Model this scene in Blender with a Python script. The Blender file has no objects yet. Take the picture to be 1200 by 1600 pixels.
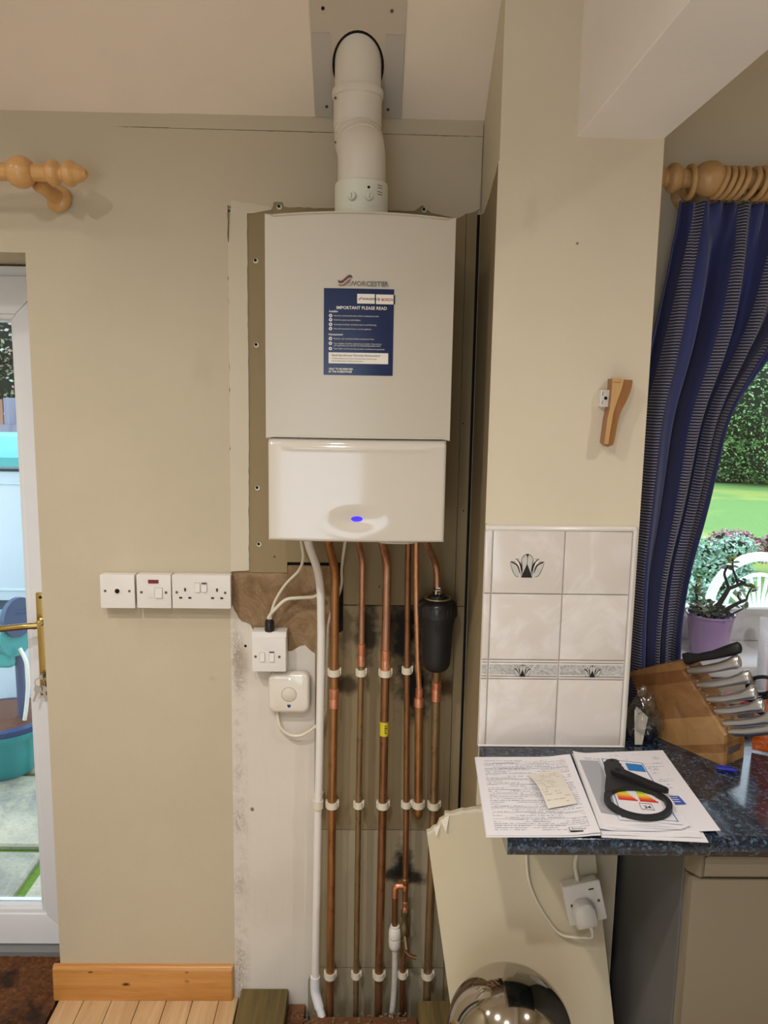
import bpy, bmesh, math, random
from mathutils import Vector, Matrix, noise
random.seed(7)
sc = bpy.context.scene
COL = sc.collection
PI = math.pi

# ------------------------------------------------------------------ camera
cam_d = bpy.data.cameras.new('camera')
cam_d.sensor_fit = 'VERTICAL'; cam_d.sensor_height = 36.0
cam_d.lens = 1250.0/1600.0*36.0
cam_d.clip_start = .05; cam_d.clip_end = 200
cam = bpy.data.objects.new('camera', cam_d); COL.objects.link(cam)
p, r, yw = math.radians(8.69), math.radians(.96), math.radians(1.11)
fv = Vector((math.sin(yw)*math.cos(p), math.cos(yw)*math.cos(p), -math.sin(p)))
x0 = Vector((math.cos(yw), -math.sin(yw), 0)); u0 = x0.cross(fv)
xv = math.cos(r)*x0 + math.sin(r)*u0; uv_ = -math.sin(r)*x0 + math.cos(r)*u0
M = Matrix((xv, uv_, -fv)).transposed().to_4x4(); M.translation = Vector((0, -2.0, 1.68))
cam.matrix_world = M
sc.camera = cam

# ------------------------------------------------------------------ view, sky, lamps
vs = sc.view_settings
vs.view_transform = 'Standard'; vs.look = 'None'; vs.gamma = 1.0; vs.use_curve_mapping = False
sc.display_settings.display_device = 'sRGB'
vs.exposure = 0.22
world = bpy.data.worlds.new('world'); sc.world = world
world.use_nodes = True
wn = world.node_tree; wn.nodes.clear()
wo = wn.nodes.new('ShaderNodeOutputWorld'); wb = wn.nodes.new('ShaderNodeBackground')
wb.inputs['Color'].default_value = (.82, .93, 1.06, 1); wb.inputs['Strength'].default_value = 2.6
wn.links.new(wb.outputs[0], wo.inputs[0])

def down_spot(name, loc, watts, rad=.032, col=(1, .945, .90)):
    l = bpy.data.lights.new(name, 'SPOT'); l.energy = watts; l.color = col; l.shadow_soft_size = rad
    l.spot_size = math.radians(150); l.spot_blend = 1.0
    o = bpy.data.objects.new(name, l); COL.objects.link(o); o.location = loc
    return o
for lx, ly, lw in ((-.95,-1.5,86), (-1.75,-.9,32), (-.28,-2.1,66), (1.45,-1.5,52), (-1.2,-3.1,24), (1.2,-3.1,24)):  # rear pair added as ambient fill, right one raised to brighten the window wall
    down_spot('downlight_or_fill', (lx, ly, 2.78), lw)

# ------------------------------------------------------------------ material helpers
def S(c):  # sRGB 0-255 to linear
    return tuple(((v/255)/12.92 if v/255 <= .04045 else ((v/255+.055)/1.055)**2.4) for v in c) + (1,)
class NT:
    def __init__(s, name):
        s.m = bpy.data.materials.new(name); s.m.use_nodes = True
        s.t = s.m.node_tree; s.n = s.t.nodes; s.n.clear()
        s.out = s.n.new('ShaderNodeOutputMaterial'); s.b = s.n.new('ShaderNodeBsdfPrincipled')
        s.t.links.new(s.b.outputs[0], s.out.inputs[0])
        s._c = None
    def link(s, a, b): s.t.links.new(a, b)
    def coord(s, kind='Object'):
        if s._c is None: s._c = s.n.new('ShaderNodeTexCoord')
        return s._c.outputs[kind]
    def val(s, sock, v):
        if hasattr(v, 'links') or hasattr(v, 'is_output'): s.link(v, sock)
        else: sock.default_value = v
    def math(s, op, a, b=0.0, c=0.0, clamp=False):
        n = s.n.new('ShaderNodeMath'); n.operation = op; n.use_clamp = clamp
        s.val(n.inputs[0], a); s.val(n.inputs[1], b); s.val(n.inputs[2], c); return n.outputs[0]
    def noise(s, scale, detail=4, rough=.5, vec=None, dist=0, out='Fac'):
        n = s.n.new('ShaderNodeTexNoise'); n.inputs['Scale'].default_value = scale
        n.inputs['Detail'].default_value = detail; n.inputs['Roughness'].default_value = rough
        n.inputs['Distortion'].default_value = dist
        s.link(vec if vec is not None else s.coord(), n.inputs['Vector']); return n.outputs[out]
    def scale(s, vec, sc3, off=(0,0,0), rot=(0,0,0)):
        n = s.n.new('ShaderNodeMapping'); n.inputs['Scale'].default_value = sc3
        n.inputs['Location'].default_value = off; n.inputs['Rotation'].default_value = rot
        s.link(vec, n.inputs['Vector']); return n.outputs[0]
    def ramp(s, f, stops):
        n = s.n.new('ShaderNodeValToRGB'); e = n.color_ramp.elements
        while len(e) > 1: e.remove(e[-1])
        e[0].position = stops[0][0]; e[0].color = stops[0][1]
        for q, c in stops[1:]:
            k = e.new(q); k.color = c
        s.link(f, n.inputs[0]); return n.outputs[0]
    def mix(s, f, a, b, mode='MIX'):
        n = s.n.new('ShaderNodeMix'); n.data_type = 'RGBA'; n.blend_type = mode
        s.val(n.inputs[0], f); s.val(n.inputs[6], a); s.val(n.inputs[7], b); return n.outputs[2]
    def rng(s, f, a, b, c=0., d=1.):
        n = s.n.new('ShaderNodeMapRange'); n.interpolation_type = 'SMOOTHSTEP'
        s.link(f, n.inputs[0])
        for i, v in zip((1, 2, 3, 4), (a, b, c, d)): n.inputs[i].default_value = v
        return n.outputs[0]
    def xyz(s, vec=None):
        n = s.n.new('ShaderNodeSeparateXYZ'); s.link(vec if vec is not None else s.coord(), n.inputs[0]); return n.outputs
    def bump(s, h, strength=.3, dist=.002):
        n = s.n.new('ShaderNodeBump'); n.inputs['Strength'].default_value = strength
        n.inputs['Distance'].default_value = dist; s.link(h, n.inputs['Height']); s.link(n.outputs[0], s.b.inputs['Normal'])
    def smudge(s, base, cx, cz, rx, rz, col, k=1.0, fr=25):
        if col == (10, 6, 3): rx *= 1.15; rz *= 1.15
        o = s.xyz()
        wob = s.noise(fr, 3, .6)
        dx = s.math('DIVIDE', s.math('SUBTRACT', o[0], cx), rx); dz = s.math('DIVIDE', s.math('SUBTRACT', o[2], cz), rz)
        d = s.math('SQRT', s.math('ADD', s.math('MULTIPLY', dx, dx), s.math('MULTIPLY', dz, dz)))
        d = s.math('ADD', d, s.math('MULTIPLY', s.math('SUBTRACT', wob, .5), 1.6))
        f = s.math('MULTIPLY', s.rng(d, .35, 1.25, 1, 0), k)
        return s.mix(f, base, S(col))
    def fin(s, col, rough=.5, metal=0, coat=0):
        s.val(s.b.inputs['Base Color'], col); s.val(s.b.inputs['Roughness'], rough); s.b.inputs['Metallic'].default_value = metal
        if coat: s.b.inputs['Coat Weight'].default_value = coat; s.b.inputs['Coat Roughness'].default_value = .1
        return s.m

def plain(name, c, rough=.5, metal=0, var=.06, scale=20, bump=0, coat=0):
    t = NT(name); b = S(c); f = t.noise(scale, 4, .6)
    lo = tuple(v*(1-var) for v in b[:3])+(1,); hi = tuple(min(1, v*(1+var)) for v in b[:3])+(1,)
    col = t.mix(f, lo, hi)
    if bump: t.bump(t.noise(scale*6, 3, .6), bump)
    return t.fin(col, rough, metal, coat)

def emit(name, c, s):
    t = NT(name); t.b.inputs['Emission Color'].default_value = c; t.b.inputs['Emission Strength'].default_value = s
    return t.fin(c, .3)

def wall_paint(name, c, dirt=.5, marks=True, shade=(120, 104, 78)):
    t = NT(name); b = S(c)
    col = t.mix(t.rng(t.noise(2.2, 5, .6), .3, .75), b, tuple(v*.93 for v in b[:3])+(1,))
    if marks:
        n = t.noise(9, 6, .75, dist=.4)
        col = t.mix(t.math('MULTIPLY', t.rng(n, .68, .82), dirt*.35), col, S(shade))
        sp = t.noise(70, 2, .5)
        col = t.mix(t.math('MULTIPLY', t.rng(sp, .80, .84), dirt*.7), col, S((96, 82, 62)))
    h = t.math('ADD', t.noise(45, 5, .6), t.math('MULTIPLY', t.noise(6, 3), 1.2))
    t.bump(h, .22, .003)
    return t, col

t, c = wall_paint('cream_emulsion', (195, 183, 159), .9)
c = t.smudge(c, -.40, .93, .012, .008, (150, 135, 110), .25); c = t.smudge(c, -.41, 1.72, .03, .05, (178, 166, 140), .3)
MAT_CREAM = t.fin(c, .62)
t, c = wall_paint('room_paint', (203, 191, 163), .2, False)
MAT_ROOM = t.fin(c, .7)
t, c = wall_paint('pier_paint', (220, 209, 186))
c = t.smudge(c, .33, 2.05, .02, .05, (190, 176, 150), .2); c = t.smudge(c, .43, 1.99, .004, .004, (90, 80, 60), .9)
MAT_PIER = t.fin(c, .62)
t, c = wall_paint('ceiling_paint', (236, 222, 204), .3)
MAT_CEIL = t.fin(c, .8)
t, c = wall_paint('beam_paint', (246, 243, 242), .1, False)
MAT_BEAM = t.fin(c, .7)

# pale skim plaster with dirt along its left edge
t, c = wall_paint('pale_plaster', (216, 209, 198), 1.0)
o = t.xyz()
near = t.math('SUBTRACT', 1., t.math('ABSOLUTE', t.math('DIVIDE', t.math('SUBTRACT', o[0], -.335), .03)), clamp=True)
v = t.noise(1.0, 6, .8, vec=t.scale(t.coord(), (55, 20, 22)), dist=2.2)
ridge = t.math('ABSOLUTE', t.math('SUBTRACT', v, .5))
cr = t.math('MULTIPLY', t.rng(ridge, .0, .045, 1, 0), near)
pat = t.rng(t.noise(7, 2), .40, .56)
c = t.mix(t.math('MULTIPLY', t.math('MULTIPLY', cr, pat), .8), c, S((84, 68, 50)))
c = t.mix(t.math('MULTIPLY', t.math('MULTIPLY', near, t.rng(t.noise(30, 5, .8), .45, .7)), .45), c, S((150, 134, 112)))
c = t.smudge(c, -.30, .565, .006, .006, (120, 50, 35), .9, 60)
c = t.smudge(c, -.22, .30, .14, .12, (200, 190, 176), .45, 6)
c = t.smudge(c, -.325, .98, .025, .05, (140, 124, 98), .45, 30)
sv = t.noise(1, 4, .7, vec=t.scale(t.coord(), (120, 20, 5)))
c = t.mix(t.math('MULTIPLY', t.rng(sv, .55, .8), .18), c, S((150, 140, 122)))
MAT_SKIM = t.fin(c, .8)
t, c = wall_paint('white_filler', (206, 197, 176), .4)
MAT_FILLER = t.fin(c, .8)

# bare board behind the pipes, with soot from soldering
def board_mat(name, base, soot):
    t, c = wall_paint(name, base, 1.0, shade=(96, 76, 44))
    lo = t.noise(1, 4, .7, vec=t.scale(t.coord(), (30, 10, 3)))
    c = t.mix(t.math('MULTIPLY', t.rng(lo, .5, .8), .25), c, S((112, 94, 62)))
    for a in soot: c = t.smudge(c, *a)
    return t.fin(c, .85)
SOOT = (10, 6, 3)
MAT_BARE = board_mat('bare_board', (146, 130, 98), [])
MAT_BOARD_U = board_mat('bare_board_sooty', (144, 128, 96), [
    (.000, 1.06, .030, .085, SOOT, .9), (.095, 1.06, .042, .11, SOOT, 1), (.128, .905, .044, .085, SOOT, 1),
    (-.045, .915, .05, .028, (44, 28, 12), .8), (.212, .91, .05, .035, (66, 42, 18), .85), (-.055, 1.06, .02, .06, (60, 40, 22), .6),
    (.075, 1.075, .008, .010, (70, 44, 16), .8), (.062, 1.06, .016, .05, (50, 34, 18), .5)])
MAT_BOARD_L = board_mat('bare_board_low', (160, 148, 122), [
    (.106, .405, .024, .062, SOOT, 1), (.134, .368, .045, .022, (30, 20, 10), .95), (.088, .378, .03, .022, SOOT, .9)])
t = NT('brick_mortar')
c = t.ramp(t.noise(11, 9, .85, dist=.9), [(.3, S((98, 76, 52))), (.5, S((146, 118, 86))), (.72, S((184, 160, 124)))])
c = t.mix(t.math('MULTIPLY', t.rng(t.noise(5, 4, .7), .5, .66), .55), c, S((186, 164, 130)))
t.bump(t.noise(30, 7, .8), .9, .006)
MAT_BRICK = t.fin(c, .95)
MAT_DARK = plain('void_dark', (14, 11, 9), .95)

MAT_UPVC = plain('white_upvc', (226, 228, 232), .3, var=.02)
MAT_WHITEPL = plain('white_plastic', (224, 220, 214), .32, var=.02)
MAT_OLDWHITE = plain('cream_plastic', (214, 207, 188), .4, var=.04)
MAT_BOILER = plain('boiler_enamel', (206, 199, 188), .12, var=.01, coat=.5)
MAT_BOILER_TOP = plain('boiler_satin', (192, 185, 171), .3, var=.01)
MAT_FLUE = plain('flue_white', (220, 213, 202), .35, var=.05, scale=30)
MAT_COLLAR = plain('collar_white', (220, 222, 208), .4, var=.02)
MAT_PLATE = plain('plate_grey', (186, 178, 168), .5, var=.03)
MAT_PLATE2 = plain('plate_light', (196, 184, 166), .6, var=.03)
MAT_BLACKPL = plain('black_plastic', (20, 22, 25), .5, var=.1)
MAT_BLACKCAP = plain('black_satin', (26, 26, 29), .28, var=.1)
MAT_CHROME = plain('chrome', (210, 208, 202), .12, 1, var=.03)
MAT_STEEL = plain('brushed_steel', (204, 206, 210), .3, 1, var=.05, scale=60)
MAT_BRASS = plain('polished_brass', (196, 172, 110), .26, 1, var=.1)
MAT_SCREW = plain('screw_metal', (110, 100, 84), .4, 1)
MAT_WHITE = plain('white_glaze', (222, 217, 211), .16, var=.03, scale=9, coat=.3)
MAT_GROUT = plain('grout', (206, 200, 190), .8)
MAT_INK = plain('black_ink', (18, 18, 20), .5)
MAT_RED = plain('red_neon', (120, 16, 22), .25)
MAT_BLUE = plain('print_blue', (24, 52, 112), .4, var=.05)
MAT_WHITEINK = plain('white_ink', (226, 222, 212), .5)

# glazed tile with faint marbling
t = NT('tile_glaze'); mv = t.noise(7, 6, .6, dist=1.6)
c = t.mix(t.rng(mv, .45, .7), S((214, 206, 199)), S((226, 222, 219)))
MAT_TILE = t.fin(c, .14, coat=.4)
t = NT('tile_marble'); mv = t.noise(60, 6, .7, dist=2.0)
c = t.ramp(mv, [(.35, S((150, 150, 150))), (.5, S((178, 178, 176))), (.66, S((214, 213, 208)))])
MAT_MARBLE = t.fin(c, .2)

def copper(name, a, b, spots=.4, rough=.33, verd=0):
    t = NT(name)
    n = t.noise(1, 6, .7, vec=t.scale(t.coord(), (50, 50, 9)), dist=.6)
    c = t.ramp(n, [(.3, S(a)), (.62, S(b)), (.8, tuple(v*.6 for v in S(a)[:3])+(1,))])
    c = t.mix(t.math('MULTIPLY', t.rng(t.noise(40, 5, .7), .55, .75), spots), c, S((70, 44, 26)))
    if verd: c = t.mix(t.math('MULTIPLY', t.rng(t.noise(1, 5, .7, vec=t.scale(t.coord(), (70, 70, 16))), .5, .68), verd), c, S((150, 144, 112)))
    t.val(t.b.inputs['Base Color'], c); t.b.inputs['Metallic'].default_value = .85
    t.val(t.b.inputs['Roughness'], t.rng(n, .2, .8, rough-.08, rough+.2)); return t.m
MAT_CU_NEW = copper('copper_new', (192, 138, 104), (216, 168, 134), .15, .22)
MAT_CU_PINK = copper('copper_pink', (172, 124, 100), (198, 154, 130), .3, .3)
MAT_CU_OLD = copper('copper_aged', (150, 106, 66), (178, 132, 88), .4, .36)
MAT_CU_DULL = copper('copper_dull', (134, 108, 78), (156, 130, 98), .6, .48, .5)
MAT_CU_DARK = copper('copper_dark', (126, 88, 60), (156, 114, 82), .5, .4)
MAT_CU_JOINT = copper('copper_joint', (196, 120, 88), (226, 164, 132), .5, .3, .25)
MAT_VALVE = copper('valve_brass', (104, 92, 66), (130, 116, 84), .5, .45)

def wood(name, a, b, axis='x', scale=1., rough=.4, knots=False, coat=.15, streak=(0, 0)):
    t = NT(name)
    s = {'x': (3, 40, 40), 'y': (40, 3, 40), 'z': (40, 40, 3)}[axis]; s = tuple(v*scale for v in s)
    n = t.noise(1, 5, .65, vec=t.scale(t.coord(), s), dist=.8)
    c = t.ramp(n, [(.28, S(a)), (.7, S(b))])
    g = t.noise(1, 3, .6, vec=t.scale(t.coord(), tuple(v*4 for v in s)))
    c = t.mix(t.math('MULTIPLY', t.rng(g, .55, .75), .25), c, tuple(v*.5 for v in S(a)[:3])+(1,))
    oi = t.n.new('ShaderNodeObjectInfo')
    c = t.mix(t.math('MULTIPLY', oi.outputs['Random'], .22), c, S(a))
    if knots:
        for q in knots: c = t.smudge(c, *q)
    t.bump(n, .12, .001)
    return t.fin(c, rough, coat=coat)
MAT_PINE = wood('varnished_pine', (176, 116, 52), (206, 150, 84), 'x', 1., .32, [(-.648, .058, .012, .006, (72, 34, 12), 1, 40), (-.742, .095, .007, .003, (90, 46, 20), .9, 40), (-.48, .095, .006, .003, (110, 60, 28), .7, 40), (-.48, .068, .008, .006, (140, 84, 40), .7, 40)])
MAT_PLANK = wood('floor_oak', (178, 142, 98), (214, 184, 142), 'y', 1., .35)
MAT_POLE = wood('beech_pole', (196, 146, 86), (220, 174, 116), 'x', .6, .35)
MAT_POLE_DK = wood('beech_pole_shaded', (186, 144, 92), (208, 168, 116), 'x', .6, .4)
MAT_BLOCK = wood('acacia_block', (112, 76, 42), (154, 112, 68), 'x', .45, .35)
MAT_BLOCK_LT = wood('acacia_sapwood', (146, 108, 64), (176, 138, 90), 'x', .5, .35)
MAT_BLOCK_DK = wood('acacia_heartwood', (92, 58, 30), (128, 84, 46), 'x', .5, .35)
MAT_SLEEPER = wood('mossy_timber', (78, 68, 34), (124, 104, 58), 'y', .8, .8, False, 0)
MAT_RAWTIMBER = wood('raw_timber', (84, 50, 26), (132, 86, 50), 'x', .8, .85, False, 0)
MAT_HOOKW = wood('ash_strip', (190, 148, 92), (206, 166, 112), 'z', .6, .4)
MAT_HOOKD = wood('walnut_strip', (134, 88, 48), (164, 112, 66), 'z', .6, .4)

t = NT('granite_laminate')
vo = t.n.new('ShaderNodeTexVoronoi'); vo.inputs['Scale'].default_value = 170; t.link(t.scale(t.coord(), (1, 1.5, 1)), vo.inputs['Vector'])
g1 = t.noise(62, 6, .75, dist=1.5)
c = t.ramp(g1, [(.34, S((10, 14, 22))), (.50, S((26, 38, 54))), (.58, S((54, 72, 92))), (.70, S((96, 114, 132)))])
hs = t.xyz(vo.outputs['Color'])
c = t.mix(t.rng(hs[0], .55, 1.0, 0, .65), c, S((10, 12, 16)))
c = t.mix(t.rng(hs[1], .9, .97, 0, .4), c, S((110, 126, 146)))
MAT_GRANITE = t.fin(c, .13, coat=.3)
MAT_FRIDGE = plain('champagne_panel', (114, 105, 88), .28, var=.02)
MAT_FRIDGE_SIDE = plain('grey_side', (84, 85, 87), .45, var=.03)
t = NT('stainless_dome')
t.bump(t.noise(14, 3), .03, .002)
MAT_DOME = t.fin(S((176, 170, 160)), .085, 1)

# ------------------------------------------------------------------ geometry helpers
ORG = {}
def origin_of(o): return ORG.get(o.name, Vector((0, 0, 0)))
def link(o, parent=None, org=None):
    COL.objects.link(o)
    if parent is not None: o.parent = parent; ORG[o.name] = origin_of(parent)
    else: ORG[o.name] = Vector(org or (0, 0, 0)); o.location = ORG[o.name]
    return o
def empty(name, loc, label, cat, group=None):
    o = bpy.data.objects.new(name, None); o.empty_display_size = .05
    link(o, None, loc); o['label'] = label; o['category'] = cat
    if group: o['group'] = group
    return o
def tag(o, label, cat, group=None):
    o['label'] = label; o['category'] = cat
    if group: o['group'] = group
    return o
def struct(o): o['kind'] = 'structure'; return o
def mesh_obj(name, bm, mat, parent=None, org=None, smooth=35, recalc=True):
    if recalc: bmesh.ops.recalc_face_normals(bm, faces=bm.faces)
    base = origin_of(parent) if parent is not None else Vector(org or (0, 0, 0))
    if base.length: bmesh.ops.translate(bm, verts=bm.verts, vec=-base)
    me = bpy.data.meshes.new(name); bm.to_mesh(me); bm.free()
    for m in (mat if isinstance(mat, (list, tuple)) else [mat]): me.materials.append(m)
    if smooth:
        for f in me.polygons: f.use_smooth = True
        me.set_sharp_from_angle(angle=math.radians(smooth))
    return link(bpy.data.objects.new(name, me), parent, None if parent is not None else base)

def add_box(bm, a, b, bev=0, seg=1, mi=0):
    (xa, ya, za), (xb, yb, zb) = a, b
    v = [bm.verts.new(q) for q in ((xa,ya,za),(xb,ya,za),(xb,yb,za),(xa,yb,za),(xa,ya,zb),(xb,ya,zb),(xb,yb,zb),(xa,yb,zb))]
    fs = [bm.faces.new([v[i] for i in q]) for q in ((0,3,2,1),(4,5,6,7),(0,1,5,4),(1,2,6,5),(2,3,7,6),(3,0,4,7))]
    for f in fs: f.material_index = mi
    if bev:
        es = list({e for f in fs for e in f.edges})
        bmesh.ops.bevel(bm, geom=es, offset=bev, segments=seg, profile=.6, affect='EDGES')
    return v
def box(name, a, b, mat, parent=None, bev=0, seg=1, org=None, smooth=35):
    bm = bmesh.new(); add_box(bm, a, b, bev, seg)
    return mesh_obj(name, bm, mat, parent, org, smooth if bev else 0)
def add_prism(bm, pts, f0, f1, mi=0):
    """pts: 2D outline; f0/f1 map a 2D point to the back / front 3D point"""
    a = [bm.verts.new(f0(q)) for q in pts]; b = [bm.verts.new(f1(q)) for q in pts]
    fs = [bm.faces.new(a), bm.faces.new(b[::-1])]
    n = len(pts)
    for i in range(n): fs.append(bm.faces.new((a[i], b[i], b[(i+1) % n], a[(i+1) % n])))
    for f in fs: f.material_index = mi
    return fs
def prism_y(name, pts, ya, yb, mat, parent=None, bev=0, org=None, smooth=35):
    bm = bmesh.new(); fs = add_prism(bm, pts, lambda q: (q[0], ya, q[1]), lambda q: (q[0], yb, q[1]))
    if bev: bmesh.ops.bevel(bm, geom=[e for e in fs[1].edges], offset=bev, segments=2, profile=.6, affect='EDGES')
    return mesh_obj(name, bm, mat, parent, org, smooth)
def jag(pts, amp=.003, step=.012, only=None):
    out = []
    n = len(pts)
    for i in range(n):
        a = Vector(pts[i]); b = Vector(pts[(i+1) % n]); L = (b-a).length
        out.append(tuple(a))
        if only is not None and i not in only: continue
        k = int(L/step)
        nv = Vector((-(b-a).y, (b-a).x)).normalized()
        for j in range(1, k):
            q = a.lerp(b, j/k)
            d = noise.noise(Vector((q.x*60, q.y*60, 3.1)))*amp*1.5 + noise.noise(Vector((q.x*210, q.y*210, 9)))*amp*.8
            out.append(tuple(q+nv*d))
    return out
def smooth_path(pts, n=6):
    P = [Vector(q) for q in pts]
    if len(P) < 3: return P
    out = []
    for i in range(len(P)-1):
        p0 = P[max(i-1, 0)]; p1 = P[i]; p2 = P[i+1]; p3 = P[min(i+2, len(P)-1)]
        for j in range(n):
            t = j/n
            out.append(.5*((2*p1)+(p2-p0)*t+(2*p0-5*p1+4*p2-p3)*t*t+(3*p1-p0-3*p2+p3)*t**3))
    out.append(P[-1]); return out
def fillet(pts, rad=.03, n=6):
    """polyline with rounded corners"""
    P = [Vector(q) for q in pts]; out = [P[0]]
    for i in range(1, len(P)-1):
        a, b, c = P[i-1], P[i], P[i+1]
        r1 = min(rad, (a-b).length*.48, (c-b).length*.48)
        s = b+(a-b).normalized()*r1; e = b+(c-b).normalized()*r1
        for j in range(n+1):
            t = j/n; out.append((1-t)**2*s+2*t*(1-t)*b+t*t*e)
    out.append(P[-1]); return out
def add_tube(bm, path, rad, seg=12, cap=True, mi=0):
    P = [Vector(q) for q in path]; rings = []; prev = None
    for i, q in enumerate(P):
        t = (P[min(i+1, len(P)-1)]-P[max(i-1, 0)]).normalized()
        if prev is None:
            h = Vector((0, 1, 0)) if abs(t.y) < .9 else Vector((1, 0, 0))
            n = (h-t*h.dot(t)).normalized()
        else: n = (prev-t*prev.dot(t)).normalized()
        prev = n; b = t.cross(n)
        rr = rad[i] if isinstance(rad, (list, tuple)) else rad
        rings.append([bm.verts.new(q+(n*math.cos(2*PI*k/seg)+b*math.sin(2*PI*k/seg))*rr) for k in range(seg)])
    fs = []
    for a, b in zip(rings[:-1], rings[1:]):
        for k in range(seg): fs.append(bm.faces.new((a[k], a[(k+1) % seg], b[(k+1) % seg], b[k])))
    if cap: fs.append(bm.faces.new(rings[0][::-1])); fs.append(bm.faces.new(rings[-1]))
    for f in fs: f.material_index = mi
def tube(name, path, rad, mat, parent=None, seg=12, org=None, cap=True):
    bm = bmesh.new(); add_tube(bm, path, rad, seg, cap); return mesh_obj(name, bm, mat, parent, org, 50)
def add_lathe(bm, prof, c, axis=(0, 0, 1), seg=32, mi=0):
    """prof: list of (distance along axis, radius)"""
    ax = Vector(axis).normalized(); h = Vector((1, 0, 0)) if abs(ax.x) < .9 else Vector((0, 1, 0))
    n = (h-ax*h.dot(ax)).normalized(); b = ax.cross(n); c = Vector(c); rings = []
    for d, rr in prof:
        if rr < 1e-6: rings.append([bm.verts.new(c+ax*d)])
        else: rings.append([bm.verts.new(c+ax*d+(n*math.cos(2*PI*k/seg)+b*math.sin(2*PI*k/seg))*rr) for k in range(seg)])
    for A, B in zip(rings[:-1], rings[1:]):
        for k in range(seg):
            k2 = (k+1) % seg
            if len(A) == 1 and len(B) == 1: continue
            if len(A) == 1: f = bm.faces.new((A[0], B[k2], B[k]))
            elif len(B) == 1: f = bm.faces.new((A[k], A[k2], B[0]))
            else: f = bm.faces.new((A[k], A[k2], B[k2], B[k]))
            f.material_index = mi
    for R, rev in ((rings[0], True), (rings[-1], False)):
        if len(R) > 1: bm.faces.new(R[::-1] if rev else R).material_index = mi
def lathe(name, prof, c, mat, parent=None, axis=(0, 0, 1), seg=32, org=None, smooth=40):
    bm = bmesh.new(); add_lathe(bm, prof, c, axis, seg); return mesh_obj(name, bm, mat, parent, org, smooth)
def disc_y(name, x, z, y, rad, mat, parent, th=.0008, seg=16, rz=None):
    rz = rz or rad
    pts = [(x+rad*math.cos(2*PI*k/seg), z+rz*math.sin(2*PI*k/seg)) for k in range(seg)]
    return prism_y(name, pts, y, y-th, mat, parent)
def rrect(xa, xb, za, zb, rad, n=5):
    out = []
    for cx, cz, a0 in ((xb-rad, zb-rad, 0), (xa+rad, zb-rad, 90), (xa+rad, za+rad, 180), (xb-rad, za+rad, 270)):
        for j in range(n+1):
            a = math.radians(a0+90*j/n); out.append((cx+rad*math.cos(a), cz+rad*math.sin(a)))
    return out
def text(name, body, size, mat, parent, matrix, extrude=.0002, align='LEFT', bold=0, sx=1):
    cu = bpy.data.curves.new(name, 'FONT'); cu.body = body; cu.size = size; cu.align_x = align
    cu.extrude = extrude; cu.offset = bold; cu.resolution_u = 2
    tmp = bpy.data.objects.new('tmp', cu); COL.objects.link(tmp)
    dg = bpy.context.evaluated_depsgraph_get(); dg.update()
    me = bpy.data.meshes.new_from_object(tmp.evaluated_get(dg))
    COL.objects.unlink(tmp); bpy.data.objects.remove(tmp); bpy.data.curves.remove(cu)
    me.name = name
    me.transform(Matrix.Diagonal((sx, 1, 1, 1))); me.transform(matrix); me.transform(Matrix.Translation(-origin_of(parent)))
    me.materials.clear(); me.materials.append(mat)
    return link(bpy.data.objects.new(name, me), parent)
def face_y(x, y, z): return Matrix.Translation((x, y, z)) @ Matrix.Rotation(PI/2, 4, 'X')
def holes(poly, hole):
    """outline joined to one hole by a slit"""
    h = list(hole); i = 0
    return list(poly)+[poly[0]]+h+[h[0]]

# ================================================================== ROOM SHELL
bm = bmesh.new()
for a, b in (((-2.2,.010,-.3),(-1.75,.3,2.95)), ((-1.75,.010,1.994),(-.83,.3,2.95)), ((-.83,.010,-.3),(.78,.3,2.95)),
             ((.78,.010,-.3),(2.0,.3,.975)), ((.78,.010,1.965),(2.0,.3,2.95)), ((2.0,.010,-.3),(2.6,.3,2.95))):
    add_box(bm, a, b)
wall_back = struct(mesh_obj('wall_back', bm, MAT_ROOM, smooth=0))
bm = bmesh.new()
for a, b in (((-2.2,0,-.1),(-1.75,.010,2.33)), ((-1.75,0,1.990),(-.83,.010,2.33))): add_box(bm, a, b)
mesh_obj('paint_layer', bm, MAT_CREAM, wall_back, smooth=0)
bm = bmesh.new()
for a, b in (((.6,0,-.1),(.78,.010,2.9)), ((.78,0,-.1),(2.0,.010,.975)), ((.78,0,1.965),(2.0,.010,2.9)), ((2.0,0,-.1),(2.6,.010,2.9))): add_box(bm, a, b)
mesh_obj('paint_layer', bm, MAT_PIER, wall_back, smooth=0)
prism_y('paint_layer', jag([(-.83,-.1),(-.351,-.1),(-.350,1.0),(-.351,1.212),(-.346,1.214),(-.346,2.108),(-.29,2.092),(-.24,2.100),(-.236,2.118),(-.215,2.118),(-.212,2.108),(.10,2.104),(.118,2.118),(.14,2.100),(.20,2.088),(.256,2.112),(.258,2.34),(-.83,2.34)], .0022, .012, (1,2,3,4,5,6,9,10,11,12,13,14)), .010, 0, MAT_CREAM, wall_back, smooth=0)
prism_y('crack_line', jag([(-.60,2.2790),(-.2,2.2765),(.258,2.2745),(.258,2.2757),(-.2,2.2777),(-.60,2.2795)], .0008, .01, (0,1,3,4)), .003, -.0002, plain('crack_shade', (112,98,74), .9), wall_back, smooth=0)
prism_y('paint_layer', [(-.48,2.2786),(-.2,2.2777),(.258,2.2757),(.258,2.34),(-.48,2.34)], .003, -.0010, MAT_CREAM, wall_back, smooth=0)
prism_y('filler_strip', jag([(-.349,1.216),(-.303,1.219),(-.300,1.6),(-.300,2.090),(-.24,2.100),(-.25,2.108),(-.338,2.119),(-.346,2.0),(-.347,1.6)], .0015, .014), .010, -.0016, MAT_FILLER, wall_back, smooth=0)
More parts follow.
